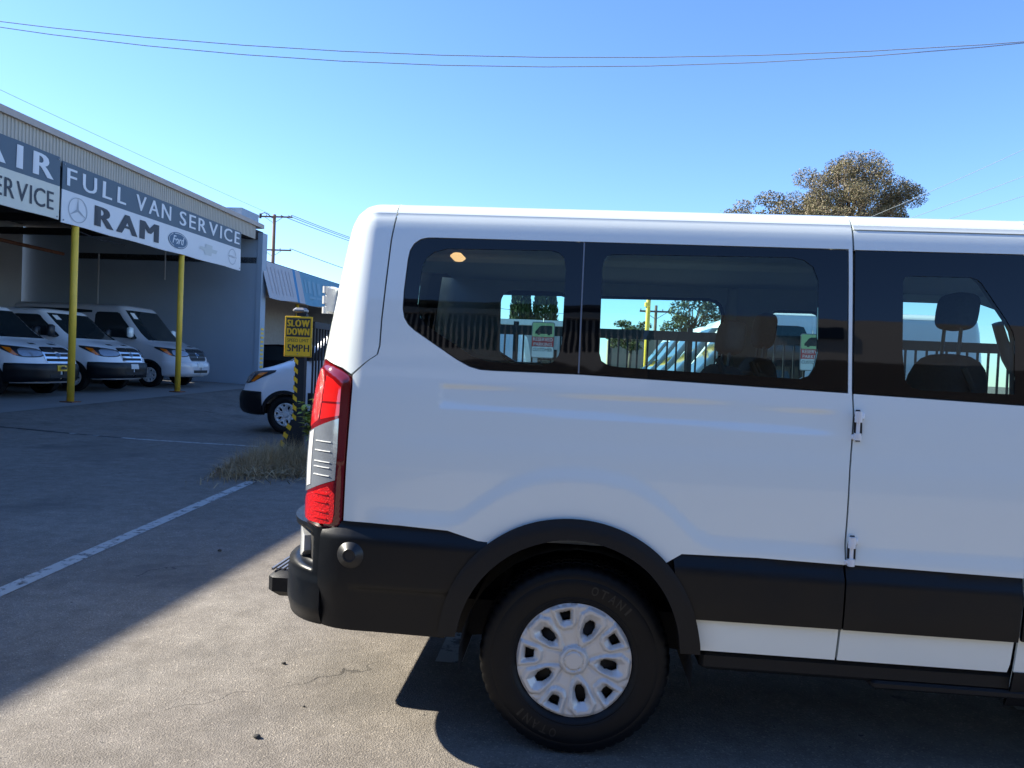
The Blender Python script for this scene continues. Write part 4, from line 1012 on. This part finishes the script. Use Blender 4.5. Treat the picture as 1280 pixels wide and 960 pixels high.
for k in range(7):
    u0 = .35 + k * .31
    for (a, b) in ((.12, .85),):
        m.add([aw(u0, a, .012), aw(u0 + .06 + .03 * (k % 3), a, .012), aw(u0 + .10 + .03 * (k % 2), b, .012), aw(u0 + .03, b, .012)], [(0, 1, 2, 3)])
m.build('faded_awning_print', M['canvas_pink'], r2)
m = MB()
for k, (u0, a, b, w) in enumerate(((3.6, .2, .62, .16), (3.95, .22, .6, .3), (4.45, .2, .66, .22), (4.9, .22, .62, .34), (3.9, .7, .78, 1.4), (5.6, .2, .6, .3))):
    m.add([aw(u0, a, .012), aw(u0 + w, a, .012), aw(u0 + w, b, .012), aw(u0, b, .012)], [(0, 1, 2, 3)])
m.build('faded_awning_lettering', M['canvas_print'], r2)
m = MB(); m.box((-3.2, 6, 4.55), (6.4, 13, .2)); m.build('roof', M['dark'], r2)
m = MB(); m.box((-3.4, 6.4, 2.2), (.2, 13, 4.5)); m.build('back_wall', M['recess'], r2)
m = MB(); m.box((-3.26, 2.9, 2.55), (.06, 2.6, 1.1)); m.build('window', M['frit'], r2); m = MB(); m.box((-3.22, 2.9, 1.95), (.1, 2.8, .1)); m.build('window_sill', M['wall_grey'], r2)
m = MB(); m.box((-1.7, 12.5, 2.2), (3.4, .2, 4.5)); m.build('side_wall', M['wall_grey'], r2)
m = MB(); m.tube([(-.1, -.4, 3.45), (.05, 3, 3.42), (-.05, 7, 3.5)], .035, 6); m.build('awning_rail', M['corr'], r2)
pr = broot('awning_post', -.1, 12.5, .2); tag(pr, 'slim yellow post under the awning, seen just above the speed sign', 'post'); m = MB(); m.tube([(0, 0, 0), (0, 0, 3.6)], .07, 12); m.build('pole', M['yellow'], pr, True); m = MB(); m.box((0, 0, .01), (.26, .26, .02)); m.build('base_plate', M['rust'], pr)

# ------------------------------------------------------------------ background vans
def small_van(k=1.0, rails=False, paint='paint_far', **kw):
    KZ[0] = k; r = empty('parked_van'); simple_rear(r, M[paint], rails=rails); build_cab(r, M[paint], M['darkglass'], h=.09, **kw)
    for x in (0, 3.3):
        make_wheel(r, (x, .178, .356)); make_wheel(r, (x, 2 * YC - .178, .356), True)
    m = MB(); m.box((1.6, YC, .42), (4.6, 1.5, .14)); m.build('underbody', M['under'], r)
    KZ[0] = 1.0; return r
def put(r, fx, y0, rz=0., z=None, label=None, group=None):
    """front wheel at fx, near side at y0"""
    c, s = math.cos(rz), math.sin(rz); fl = Vector((3.3, 0 if c > 0 else 2 * YC, 0)); off = Vector((fl.x * c - fl.y * s, fl.x * s + fl.y * c, 0))
    x, y = fx - off.x, y0 - off.y; r.rotation_euler = (0, 0, rz); r.location = (x, y, gz(fx, y0 + 1) if z is None else z)
    tag(r, label, 'van', group); return r
G1 = 'white vans parked under the garage canopy'
yellow_plate = (M['yellow'],)
va = small_van(1.0, plate=(M['sign_yellow'],)); put(va, -12.85, 13.0, 0, None, 'nearest garage van with a chrome grille and yellow front plate', G1)
m = MB(); m.box((4.395, YC, .665), (.004, .20, .05)); m.box((4.395, YC - .02, .695), (.004, .10, .03)); m.build('plate_emblem', M['black'], va)
vb = small_van(1.0, plate=(M['plate'],)); put(vb, -12.60, 15.5, 0, None, 'middle garage van with a chrome grille and white front plate', G1)
vc = small_van(1.40, rails=True, paint='paint_silver', plate=(M['plate'],), bumper=M['paint_silver'], grille='black', lower=True); put(vc, -12.2, 18.25, 0, None, 'taller silver bumpered van farthest in, next to the slate wall', G1)
for v, kz in ((vb, 1.0), (vc, 1.40)):
    KZ[0] = kz; vpatch('windscreen_sticker', M['sign_white'], v, Cb, [(aphi(1.90, 56), 1.90), (aphi(1.78, 56), 1.78), (aphi(1.78, 80), 1.78), (aphi(1.90, 80), 1.90)], sides=(0,), h=.2, off=.008, skirt=0); KZ[0] = 1.0
vd = small_van(1.0); put(vd, -5.26, 10.75, math.pi, 0, 'white van nosing out behind the leaning striped gate post', 'white vans parked beyond the iron fence')
ve = small_van(1.62)
labs = ['tall white van just beyond the fence, nearest of its row', 'second tall white van beyond the fence, behind the nearest', 'third tall white van in the row beyond the fence', 'fourth tall white van in the row beyond the fence', 'farthest tall white van in the row beyond the fence']
for k in range(5):
    v = ve if k == 0 else copy_tree(ve); put(v, 1.75, 9.2 + 2.55 * k, math.pi, 0, labs[k], 'white vans parked beyond the iron fence')

# dark car deeper in the lot
def dark_car():
    r = empty('dark_car'); tag(r, 'black car parked under the awning, mostly hidden by the white van', 'car')
    low = [(-2.2, .35), (-2.25, .62), (-2.15, .88), (-1.5, .95), (1.0, .93), (1.9, .80), (2.2, .62), (2.2, .35)]
    def body(P, w, tw, z0, name, mat, inset_top):
        V = []; F = []; n = len(P); ys = [-w, -w * .96, 0, w * .96, w]
        zc = max(p[1] for p in P)
        for yy in (-1, -.93, -.5, .5, .93, 1):
            for x, z in P:
                t = (z - z0) / (zc - z0 + 1e-6); k = 1 - inset_top * t; sh = 1 - .04 * (abs(yy) > .95)
                V.append((x * sh, yy * w * k, z - (.03 if abs(yy) > .95 and t > .7 else 0)))
        for i in range(5):
            for j in range(n): F.append((i * n + j, i * n + (j + 1) % n, i * n + n + (j + 1) % n, i * n + n + j))
        F.append(tuple(range(n))); F.append(tuple(range(6 * n - 1, 5 * n - 1, -1)))
        return autosmooth(mk(name, V, F, mat, r), 35)
    body(low, .90, .9, .35, 'body', M['frit'], .10)
    body([(-1.85, .90), (-1.2, 1.38), (-.2, 1.45), (.35, 1.40), (1.2, .90)], .82, .7, .9, 'cabin_glass', M['darkglass'], .22)
    body([(-1.2, 1.37), (-.9, 1.44), (-.1, 1.475), (.3, 1.43), (.4, 1.39), (-.2, 1.42)], .66, .6, 1.37, 'roof', M['frit'], .05)
    for y in (-.55, .55):
        m = MB(); m.box((2.12, y, .66), (.14, .36, .12), 0, .03); m.build('headlamp', M['clear'], r)
    for x in (-1.35, 1.35):
        for y in (-.80, .80):
            m = MB(); m.lathe_y([(.18, -.1), (.31, -.1), (.33, -.06), (.33, .06), (.31, .1), (.18, .1)], 24, (x, y, .33)); w = m.build('wheel', M['rubber'], r, True)
            m = MB(); m.lathe_y([(.001, -.085 if y < 0 else .085), (.19, -.095 if y < 0 else .095)], 20, (x, y, .33)); m.build('wheel_rim', M['steel'], w)
    return r
dc = dark_car(); dc.location = (-9.9, 21.6, gz(-9.9, 21.6)); dc.rotation_euler = (0, 0, R(-12)); dc.location = (-10.55, 24.8, gz(-10.55, 24.8))

# ------------------------------------------------------------------ gate post with speed sign, fence
gp = empty('gate_post', (-3.86, 7.62, 0)); tag(gp, 'black iron gate post with yellow warning tape, bent out at its foot', 'post')
m = MB()
def qpost(mb, a, b, w, d): 
    ax, az = a; bx, bz = b
    mb.add([(ax - w, -d, az), (ax + w, -d, az), (ax + w, d, az), (ax - w, d, az), (bx - w, -d, bz), (bx + w, -d, bz), (bx + w, d, bz), (bx - w, d, bz)], [(3, 2, 1, 0), (4, 5, 6, 7), (0, 1, 5, 4), (1, 2, 6, 5), (2, 3, 7, 6), (3, 0, 4, 7)])
qpost(m, (.03, 0), (.03, 2.02), .065, .05); m.build('post', M['iron'], gp)
m = MB(); qpost(m, (-.19, 0), (.0, .55), .07, .045); m.build('kick_brace', M['iron'], gp)
m = MB(); m.lathe_y([(.0, 0), (.07, 0)], 6); c = MB(); c.box((.0, 0, 2.06), (.20, .13, .08), 0, .03); c.build('post_cap', M['steel'], gp)
def tape(mb, a, b, n, w, off):
    ax, az = a; bx, bz = b
    for k in range(n):
        t0 = k / n; t1 = (k + .5) / n; d = .045
        P = [(ax + (bx - ax) * t0, az + (bz - az) * t0), (ax + (bx - ax) * t1, az + (bz - az) * t1)]
        mb.add([(P[0][0] - w, off, P[0][1] + d * .5), (P[0][0] + w, off, P[0][1] - d * .5), (P[1][0] + w, off, P[1][1] - d * .5), (P[1][0] - w, off, P[1][1] + d * .5)], [(0, 1, 2, 3)])
        mb.add([(ax - w + (bx - ax) * t0 - .001, off, P[0][1] + d * .5), (ax - w + (bx - ax) * t1 - .001, off, P[1][1] + d * .5), (ax - w + (bx - ax) * t1 - .001, off + .08, P[1][1] + d * .5), (ax - w + (bx - ax) * t0 - .001, off + .08, P[0][1] + d * .5)], [(0, 1, 2, 3)])
m = MB(); tape(m, (-.02, .56), (-.02, 1.46), 7, .028, -.054); tape(m, (-.235, .06), (-.06, .54), 4, .03, -.05); m.build('warning_tape', M['sign_yellow'], gp)
sg = empty('speed_sign', (-3.855, 7.55, 1.70), R(1)); tag(sg, 'yellow and black SLOW DOWN 5 MPH sign on the striped gate post', 'sign')
m = MB(); m.box((0, 0, 0), (.385, .012, .555), 0, .004); m.build('sign_plate', M['sign_yellow'], sg)
m = MB(); m.box((0, -.008, .125), (.335, .006, .255)); m.build('black_panel', M['sign_black'], sg)
fs = lambda d: (lambda u, v, t: (u, -d - t + .003, v))
pn = [c for c in sg.children if c.name.startswith('black_panel')][0]; pl_ = [c for c in sg.children if c.name.startswith('sign_plate')][0]
letters('SLOW', fs(.008), -.150, .137, .30, .092, M['sign_yellow'], pn, .09, .26, t=.009); letters('DOWN', fs(.008), -.150, .022, .30, .092, M['sign_yellow'], pn, .09, .24, t=.009)
letters('5MPH', fs(.004), -.145, -.205, .30, .095, M['sign_black'], pl_, .05, .24, t=.006)
m = MB(); text_on(m, 'SPEED LIMIT', fs(.0085), -.150, -.075, .30, .045)
for (x, z, w, h) in ((0, -.268, .365, .005), (-.183, -.14, .005, .25), (.183, -.14, .005, .25)): m.box((x, -.0075, z), (w, .003, h))
m.build('black_lettering', M['sign_black'], sg)
for z in (.235, -.235):
    m = MB(); m.tube([(0, -.016, z), (0, .02, z)], .008, 8); m.build('bolt', M['steel'], sg)
# open gate leaf going back from the post
def picket_panel(name, label, cat, p0, p1, z1, step, group=None, rail_h=.09, post_every=None, broad=.0):
    d = Vector((p1[0] - p0[0], p1[1] - p0[1], 0)); L = d.length; r = empty(name, (p0[0], p0[1], 0), math.atan2(d.y, d.x)); tag(r, label, cat, group)
    for z in (z1 - .10, .22):
        m = MB(); m.box((L / 2, 0, z), (L, .05, rail_h if z > 1 else .05)); m.build('rail', M['iron'], r)
    base = None; n = int(L / step)
    for i in range(n + 1):
        x = i * step
        if base is None:
            m = MB(); m.box((0, 0, 0), (.024, .024, z1 - .20)); m.add([(-.012, -.012, (z1 - .2) / 2), (.012, -.012, (z1 - .2) / 2), (.012, .012, (z1 - .2) / 2), (-.012, .012, (z1 - .2) / 2), (0, 0, (z1 - .2) / 2 + .04)], [(0, 1, 4), (1, 2, 4), (2, 3, 4), (3, 0, 4)])
            base = m.build('picket', M['iron'], r); o = base
        else:
            o = base.copy(); COL.objects.link(o); o.parent = r
        o.location = (x, -.012, (z1 - .08) / 2 + .03); o.rotation_euler = (0, R(rnd.uniform(-.5, .5)), 0)
    if post_every:
        for k in range(int(L / post_every) + 1):
            m = MB(); m.box((k * post_every, .03, (z1 + .02) / 2), (.07, .07, z1 + .02)); m.build('post', M['iron'], r)
    return r
picket_panel('gate_leaf', 'open black iron gate leaf swung back behind the speed sign', 'gate', (-3.73, 7.78), (-3.73, 10.2), 1.98, .125)
picket_panel('iron_fence', 'long black iron picket fence across the lot behind the van', 'fence', (-3.3, 8.0), (12.5, 8.0), 2.03, .132, rail_h=.13, post_every=2.4)
def lot_sign(x, z, label, y=7.93, rz=0):
    r = empty('parking_sign', (x, y, z), rz); tag(r, label, 'sign', 'reserved parking signs on the iron fence')
    w, h = .32, .50
    def rr(x0, z0, x1, z1, rad, t0, t1, name, mat):
        P = []
        for cx_, cz_, a0 in ((x1 - rad, z1 - rad, 0), (x0 + rad, z1 - rad, 90), (x0 + rad, z0 + rad, 180), (x1 - rad, z0 + rad, 270)):
            P += [(cx_ + rad * math.cos(R(a0 + k * 22.5)), cz_ + rad * math.sin(R(a0 + k * 22.5))) for k in range(5)]
        m = MB(); m.prism(P, lambda u, v: (u, t1, v), lambda u, v: (u, t0, v)); return m.build(name, mat, r)
    rr(-w / 2, -h / 2, w / 2, h / 2, .03, -.004, .004, 'sign_plate', M['steel'])
    rr(-w / 2 + .012, -h / 2 + .012, w / 2 - .012, -.092, .02, -.0065, -.004, 'white_panel', M['sign_white'])
    rr(-w / 2 + .012, .045, w / 2 - .012, h / 2 - .012, .02, -.0065, -.004, 'green_panel', M['sign_green'])
    m = MB(); m.box((0, -.0055, -.024), (w - .02, .004, .132)); m.build('red_panel', M['sign_red'], r)
    m = MB(); text_on(m, 'RESERVED', fs(.0095), -.135, -.015, .27, .048, bold=.01); text_on(m, 'PARKING', fs(.0095), -.125, -.082, .25, .048, bold=.01); m.build('white_lettering', M['sign_white'], r)
    m = MB(); text_on(m, 'CUSTOMER', fs(.0085), -.135, -.155, .27, .042)
    P = [(-.11, .085), (-.11, .115), (-.085, .145), (-.05, .19), (-.02, .20), (.11, .20), (.125, .19), (.125, .085), (.10, .085), (.095, .07), (.065, .07), (.06, .085), (-.04, .085), (-.045, .07), (-.075, .07), (-.08, .085)]
    blob(m, lambda u, v, d: (u, -.0085, v), P); m.build('black_print', M['sign_black'], r)
    m = MB(); m.tube([(0, 0, h / 2), (0, .02, h / 2 + .05)], .006, 6); m.build('hook', M['steel'], r)
lot_sign(-.515, 1.80, 'reserved parking sign on the fence seen through the rearmost side window')
lot_sign(3.12, 1.78, 'reserved parking sign on the fence seen at the edge of the second window')

# ------------------------------------------------------------------ weeds, plant, litter, stones
V = []; F = []; fm = []
def blade(x, y, z, h, w, lean, az, curl=.5):
    dx, dy = math.cos(az), math.sin(az); sx, sy = -dy * w, dx * w; k = len(V)
    for t, ww in ((0, 1), (.55, .75), (1, .08)):
        o = lean * h * (t ** 1.6); zz = z + h * t * (1 - .25 * lean * t)
        V.extend([(x + dx * o - sx * ww, y + dy * o - sy * ww, zz), (x + dx * o + sx * ww, y + dy * o + sy * ww, zz)])
    F.extend([(k, k + 1, k + 3, k + 2), (k + 2, k + 3, k + 5, k + 4)])
for i in range(8000):
    cxy = rnd.choice(((-4.05, 7.0, .42), (-3.75, 6.9, .5), (-3.35, 6.9, .45), (-3.6, 7.5, .5), (-3.0, 7.2, .5), (-3.9, 6.55, .28)))
    x = min(max(rnd.gauss(cxy[0], cxy[2] * .6), -4.28 + rnd.random() * .25), -2.6); y = rnd.gauss(cxy[1] - .3, .38); e = abs(x + 3.8) + abs(y - 7.1)
    blade(x, y, 0, max(.05, rnd.uniform(.10, .44) * (1.2 - .5 * e)), rnd.uniform(.0014, .003), rnd.uniform(.1, 1.6), rnd.uniform(0, 6.283))
for i in range(1500):                                           # flattened thatch
    x = min(max(rnd.gauss(-3.6, .40), -4.2), -2.6); y = rnd.gauss(6.6, .42); blade(x, y, rnd.uniform(.0, .05), rnd.uniform(.08, .2), .006, rnd.uniform(1.6, 2.6), rnd.uniform(0, 6.283))
o = mk('dry_grass', V, F, M['straw']); tag(o, 'dry straw coloured weeds around the foot of the gate post', 'grass', kind='stuff')
def leaf_cards(n, centre, rad, size, mode='ball', aspect=.4, clumps=None, seed=1):
    q = random.Random(seed); V = []; F = []
    cl = clumps or [(centre, rad)]
    wts = [c[1][0] * c[1][1] * c[1][2] for c in cl]
    for i in range(n):
        c, rr = q.choices(cl, wts)[0]
        while True:
            p = Vector((q.uniform(-1, 1), q.uniform(-1, 1), q.uniform(-1, 1)))
            if p.length <= 1: break
        p = p.normalized() * (p.length ** .75) * q.uniform(.85, 1.15)
        pos = Vector(c) + Vector((p.x * rr[0], p.y * rr[1], p.z * rr[2]))
        a = Vector((q.gauss(0, 1), q.gauss(0, 1), q.gauss(0, .8))).normalized(); b = a.cross(Vector((q.gauss(0, 1), q.gauss(0, 1), q.gauss(0, 1)))).normalized()
        s = size * q.uniform(.5, 1.35); k = len(V)
        V += [pos - a * s, pos + b * s * aspect, pos + a * s, pos - b * s * aspect]; F.append((k, k + 1, k + 2, k + 3))
    return V, F
def plant():
    r = empty('green_weed', (-3.33, 7.2, 0)); tag(r, 'leafy green weed growing up beside the gate post', 'plant'); q = random.Random(5); LV = []; LF = []
    for i in range(15):
        a = q.uniform(0, 6.28); h = q.uniform(.45, .95); sp = q.uniform(.04, .22); tip = Vector((math.cos(a) * sp - (.14 if h > .7 else 0), math.sin(a) * sp, h))
        P = [Vector((0, 0, 0)) + Vector((q.uniform(-.06, .06), q.uniform(-.05, .05), 0)), tip * .5 + Vector((q.uniform(-.04, .04), 0, 0)), tip]
        m = MB(); m.tube(P, [.008, .006, .003], 5); m.build('stem', M['leaf_green'], r)
        for j in range(48):
            t = q.uniform(.35, 1.02); p = P[1].lerp(P[2], (t - .5) * 2) if t > .5 else P[0].lerp(P[1], t * 2)
            d = Vector((q.gauss(0, 1), q.gauss(0, 1), q.uniform(-.2, .7))).normalized(); s = q.uniform(.035, .085); w = d.cross(Vector((0, 0, 1))).normalized() * s * .42; k = len(LV)
            e = p + d * s * 1.6; LV += [p, p + d * s * .7 + w, e - Vector((0, 0, s * .25)), p + d * s * .7 - w]; LF.append((k, k + 1, k + 2, k + 3))
    mk('leaves', LV, LF, M['leaf_fresh'], r)
plant()
lt = empty('litter_packet', (-2.98, 6.95, .0), .3); tag(lt, 'crumpled red and white packet lying in the weeds', 'litter')
m = MB(); m.add([(-.09, -.04, .01), (.08, -.05, .02), (.09, .05, .09), (-.08, .06, .10), (0, 0, .075)], [(0, 1, 4), (1, 2, 4), (2, 3, 4), (3, 0, 4), (3, 2, 1, 0)]); m.build('red_wrapper', M['litter_red'], lt)
m = MB(); m.add([(-.13, -.06, .005), (-.02, -.09, .01), (.02, -.045, .045), (-.09, -.03, .05), (-.05, -.055, .045)], [(0, 1, 4), (1, 2, 4), (2, 3, 4), (3, 0, 4), (3, 2, 1, 0)]); m.build('white_flap', M['sign_white'], lt)
def pebble(x, y, r, label):
    me = MB(); q = random.Random(int(x * 1000)); 
    for i in range(5):
        for j in range(9):
            a = 2 * math.pi * j / 9; t = math.pi * i / 4 if i else .001; k = r * q.uniform(.82, 1.15)
            me.V.append((k * math.sin(t) * math.cos(a), k * math.sin(t) * math.sin(a) * .8, k * .6 * math.cos(t) + r * .45))
    for i in range(4):
        for j in range(9): me.F.append((i * 9 + j, i * 9 + 9 + j, i * 9 + 9 + (j + 1) % 9, i * 9 + (j + 1) % 9))
    tag(me.build('stone', M['stone'], None, True, (x, y, 0)), label, 'stone', 'loose stones on the tarmac')
pebble(-1.17, .02, .0145, 'largest dark pebble on the sunlit tarmac near the bottom')
pebble(-1.335, .71, .010, 'small dark pebble on sunlit tarmac left of the bumper')
pebble(-1.09, .30, .006, 'tiny dark pebble on sunlit tarmac above the largest one')
pebble(-2.55, 2.6, .016, 'small dark stone lying in shade beside the white line')

# ------------------------------------------------------------------ utility poles and wires
def upole(name, x, y, h, arms, label, w=.16, arm_len=3.4):
    r = empty(name, (x, y, 0)); tag(r, label, 'utility pole', 'wooden utility poles'); m = MB(); m.tube([(0, 0, 0), (0, 0, h)], [w * 1.15, w * .8], 12); m.build('pole', M['wood_pole'], r, True)
    for k, za in enumerate(arms):
        m = MB(); m.box((0, -.16, za), (arm_len, .11, .14)); a = m.build('crossarm', M['wood_pole'], r)
        for q in (-.47, -.2, .2, .47):
            m = MB(); m.tube([(q * arm_len, -.16, za + .07), (q * arm_len, -.16, za + .20)], .045, 8); m.build('insulator', M['steel'], a)
        for sx in (-1, 1):
            m = MB(); m.tube([(sx * .9, -.16, za - .04), (0, -.10, za - .62)], .025, 6); m.build('arm_brace', M['steel'], a)
    return r
up = upole('utility_pole', -29.8, 70, 15.0, (14.75, 11.55), 'brown wooden utility pole with two crossarms behind the garage', .19, 3.7)
m = MB(); m.tube([(-1.25, -.3, 14.95), (-.9, -.3, 15.1), (-.5, -.3, 14.95), (-.1, -.2, 14.6)], .05, 6); m.tube([(-1.3, -.3, 14.55), (-1.25, -.3, 15.0)], .13, 8); m.build('cable_loop', M['black'], up)
upole('utility_pole', 6.15, 60, 6.7, (6.2,), 'far utility pole seen through the second side window', .14, 2.6)
def wire(a, b, sag, r, label, mat='wire', n=24, side=0.0):
    a, b = Vector(a), Vector(b); P = []
    for k in range(n + 1):
        t = k / n; p = a.lerp(b, t); p.z -= sag * 4 * t * (1 - t); P.append(p)
    m = MB(); m.tube(P, r, 6); tag(m.build('overhead_wire', M[mat], None, True), label, 'wire', 'overhead wires')
wire((-28, 14, 11.26), (26, 14, 11.23), 3.15, .010, 'upper of the two dark wires sagging across the top of the sky')
wire((-28, 14, 11.64), (26, 14, 12.02), 3.94, .010, 'lower of the two dark wires sagging across the top of the sky')
wire((-37.5, 18, 17.6), (-30.1, 69.8, 14.98), .25, .013, 'thin wire rising leftwards over the garage roof to the wooden pole')
for k, (x, z, lab) in enumerate(((-28.05, 14.95, 'top wire running right from the wooden pole behind the van'), (-29.1, 14.9, 'inner upper wire running right from the wooden pole'), (-28.4, 14.9, 'second upper wire running right from the wooden pole'), (-27.95, 11.7, 'lower wire running right from the wooden pole crossarm'))):
    wire((x, 69.8, z), (x + 26, 108, z - (1.6 if k != 3 else 2.6)), 1.5, .034, lab)
wire((8.5, 35, 6.9), (30, 35, 17.9), .45, .012, 'highest of three pale wires crossing in front of the big tree', 'wire_pale')
wire((9.5, 35, 6.9), (30, 35, 15.75), .35, .012, 'middle of three pale wires crossing in front of the big tree', 'wire_pale')
wire((9.0, 35, 6.55), (30, 35, 14.05), .3, .012, 'lowest of three pale wires crossing in front of the big tree', 'wire_pale')

# ------------------------------------------------------------------ trees
def tree(name, x, y, h, crown, n, size, mat, label, trunk=.25, seed=3, clump=40, zc=None, cr=.30, group=None, aspect=.42):
    """crown = (rx, ry, rz) about height zc; built as leaf clumps on limb ends"""
    q = random.Random(seed); r = empty(name, (x, y, 0)); tag(r, label, 'tree', group); rx, ry, rz = crown; zc = zc or h - rz
    m = MB(); m.tube([(0, 0, 0), (q.uniform(-.1, .1), 0, zc * .4), (q.uniform(-.2, .2), 0, zc - rz * .3)], [trunk, trunk * .8, trunk * .6], 10)
    cl = []
    for i in range(clump):
        while True:
            p = Vector((q.uniform(-1, 1), q.uniform(-1, 1), q.uniform(-1, 1)))
            if .35 < p.length < 1: break
        p = Vector((p.x * rx, p.y * ry, p.z * rz)); f = q.uniform(.6, 1.25) * cr
        c = Vector((0, 0, zc)) + p; cl.append((c, (rx * f, ry * f, rz * f * .8)))
        b = Vector((0, 0, zc - rz * q.uniform(.3, .8))); mid = b.lerp(c, .55) + Vector((q.uniform(-.2, .2), q.uniform(-.2, .2), q.uniform(-.1, .3)))
        m.tube([b, mid, c], [trunk * .28, trunk * .16, trunk * .05], 5)
    m.build('trunk', M['bark'], r, True)
    V, F = leaf_cards(n, None, None, size, clumps=cl, seed=seed, aspect=aspect)
    mk('crown', V, F, M[mat], r)
    return r
tree('tree', 14.1, 40, 13.5, (3.35, 3.2, 3.3), 95000, .055, 'leaf_euc', 'big brownish green gum tree rising above the van roof', .34, 4, 150, 9.95, .19)
tree('tree', 10.4, 41, 11.1, (2.7, 2.0, 1.8), 24000, .07, 'leaf_euc', 'lower tree crown left of the big gum tree over the van roof', .22, 9, 34, 9.35, .32)
tree('tree', 17.2, 41, 10.6, (1.0, 1.2, 1.6), 3500, .085, 'leaf_green', 'small leafy side crown at the right foot of the big gum tree', .2, 12, 14, 8.9, .36)
tree('tree', 5.0, 32, 5.6, (1.35, 1.3, 1.7), 6500, .075, 'leaf_green', 'round olive tree behind the tall white vans, seen through the second window', .16, 21, 24, 3.95, .30)
tree('tree', 2.9, 42, 4.55, (1.2, 1.1, .9), 4500, .075, 'leaf_green', 'low bushy tree behind the fence rail, seen through the second window', .14, 23, 16, 3.5, .34)
def cypress(x, y, h, w, label, seed):
    q = random.Random(seed); r = empty('cypress_tree', (x, y, 0)); tag(r, label, 'tree', 'dark cypress trees far behind the fence')
    m = MB(); m.tube([(0, 0, 0), (0, 0, h * .9)], [.2, .04], 8); m.build('trunk', M['bark'], r)
    V = []; F = []
    for i in range(5200):
        t = q.random() ** .8; z = .4 + (h - .4) * t; rr = w * (1 - t ** 2.2) * (.55 + .45 * min(1, t * 6)) * q.uniform(.75, 1.08); a = q.uniform(0, 6.283)
        p = Vector((rr * math.cos(a), rr * math.sin(a), z)); d = Vector((math.cos(a) * .35 + q.gauss(0, .2), math.sin(a) * .35 + q.gauss(0, .2), 1)).normalized(); b = d.cross(Vector((q.gauss(0, 1), q.gauss(0, 1), .1))).normalized(); s = q.uniform(.12, .3); k = len(V)
        V += [p - d * s, p + b * s * .35, p + d * s, p - b * s * .35]; F.append((k, k + 1, k + 2, k + 3))
    mk('crown', V, F, M['leaf_dark'], r)
cypress(-4.75, 60, 11.0, 1.05, 'left dark cypress seen through the rearmost side window', 31); cypress(-2.75, 60, 11.4, 1.2, 'right dark cypress seen through the rearmost side window', 32)

# ------------------------------------------------------------------ far buildings
def block(name, x0, x1, y0, y1, h, wall, label, raised_edge=None, win=()):
    r = empty(name, ((x0 + x1) / 2, (y0 + y1) / 2, 0)); tag(r, label, 'building'); w, d = x1 - x0, y1 - y0
    m = MB(); m.box((0, 0, h / 2), (w, d, h)); m.build('wall', wall, r)
    if raised_edge: m = MB(); m.box((0, 0, h + .12), (w + .2, d + .2, .34)); m.build('raised_edge', raised_edge, r)
    for (wx, wz, ww, wh) in win:
        m = MB(); m.box((wx, -d / 2 - .01, wz), (ww, .06, wh)); f = m.build('window', M['frit'], r); m = MB(); m.box((wx, -d / 2 - .03, wz - wh / 2), (ww + .1, .12, .08)); m.build('sill', wall, f)
    return r
block('low_building', -9, 1.2, 46, 54, 4.05, M['wall_grey'], 'low grey building with a white roof edge seen through the rearmost window', M['roof_white'], ((-2, 2, 1.2, 1), (2, 2, 1.2, 1)))
block('low_building', 2.2, 16, 47, 56, 3.55, M['wall_tan'], 'low tan block building seen behind the fence through the second window', None, ((2, 1.9, 1.2, 1),))
sl = empty('light_pole', (1.98, 20, 0)); tag(sl, 'tall yellow pole beyond the fence, seen through the second window', 'pole'); m = MB(); m.tube([(0, 0, 0), (0, 0, 4.9)], .065, 12); m.build('pole', M['yellow'], sl, True); m = MB(); m.tube([(-.03, -.02, 3.3), (-.03, -.02, 3.42)], .09, 10); m.tube([(-.03, -.02, 3.6), (-.03, -.02, 3.68)], .085, 10); m.build('clamp', M['yellow'], sl)
# building behind the camera (mirrored in the glass)
ob = empty('opposite_building', (0, -13, 0)); tag(ob, 'long beige building behind the camera, mirrored in the van windows', 'building')
m = MB(); m.box((12.6, -2, 6.58), (22, 4, .90)); m.build('upper_wall', M['wall_beige'], ob)
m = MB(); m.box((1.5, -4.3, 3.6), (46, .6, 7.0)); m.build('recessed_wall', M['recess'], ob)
m = MB(); m.box((-10, -2, 7.09), (23, 4.2, .10)); m.build('eaves', M['dark'], ob)
m = MB(); m.box((-10, -2, 6.02), (23, 4, .16)); m.build('balcony_floor', M['wall_beige'], ob)
m = MB(); m.box((-10, -.02, 6.86), (23, .12, .16)); m.build('balcony_rail', M['wall_beige'], ob)
m = MB()
for k in range(176): m.box((-21.4 + k * .13, -.05, 6.42), (.045, .03, .80))
o = m.build('baluster', M['wall_beige'], ob); o['kind'] = 'stuff'
for k in range(2):
    m = MB(); m.box((4.5 + k * .72, .02, 6.65), (.66, .08, .26)); m.build('window', M['frit'], ob)
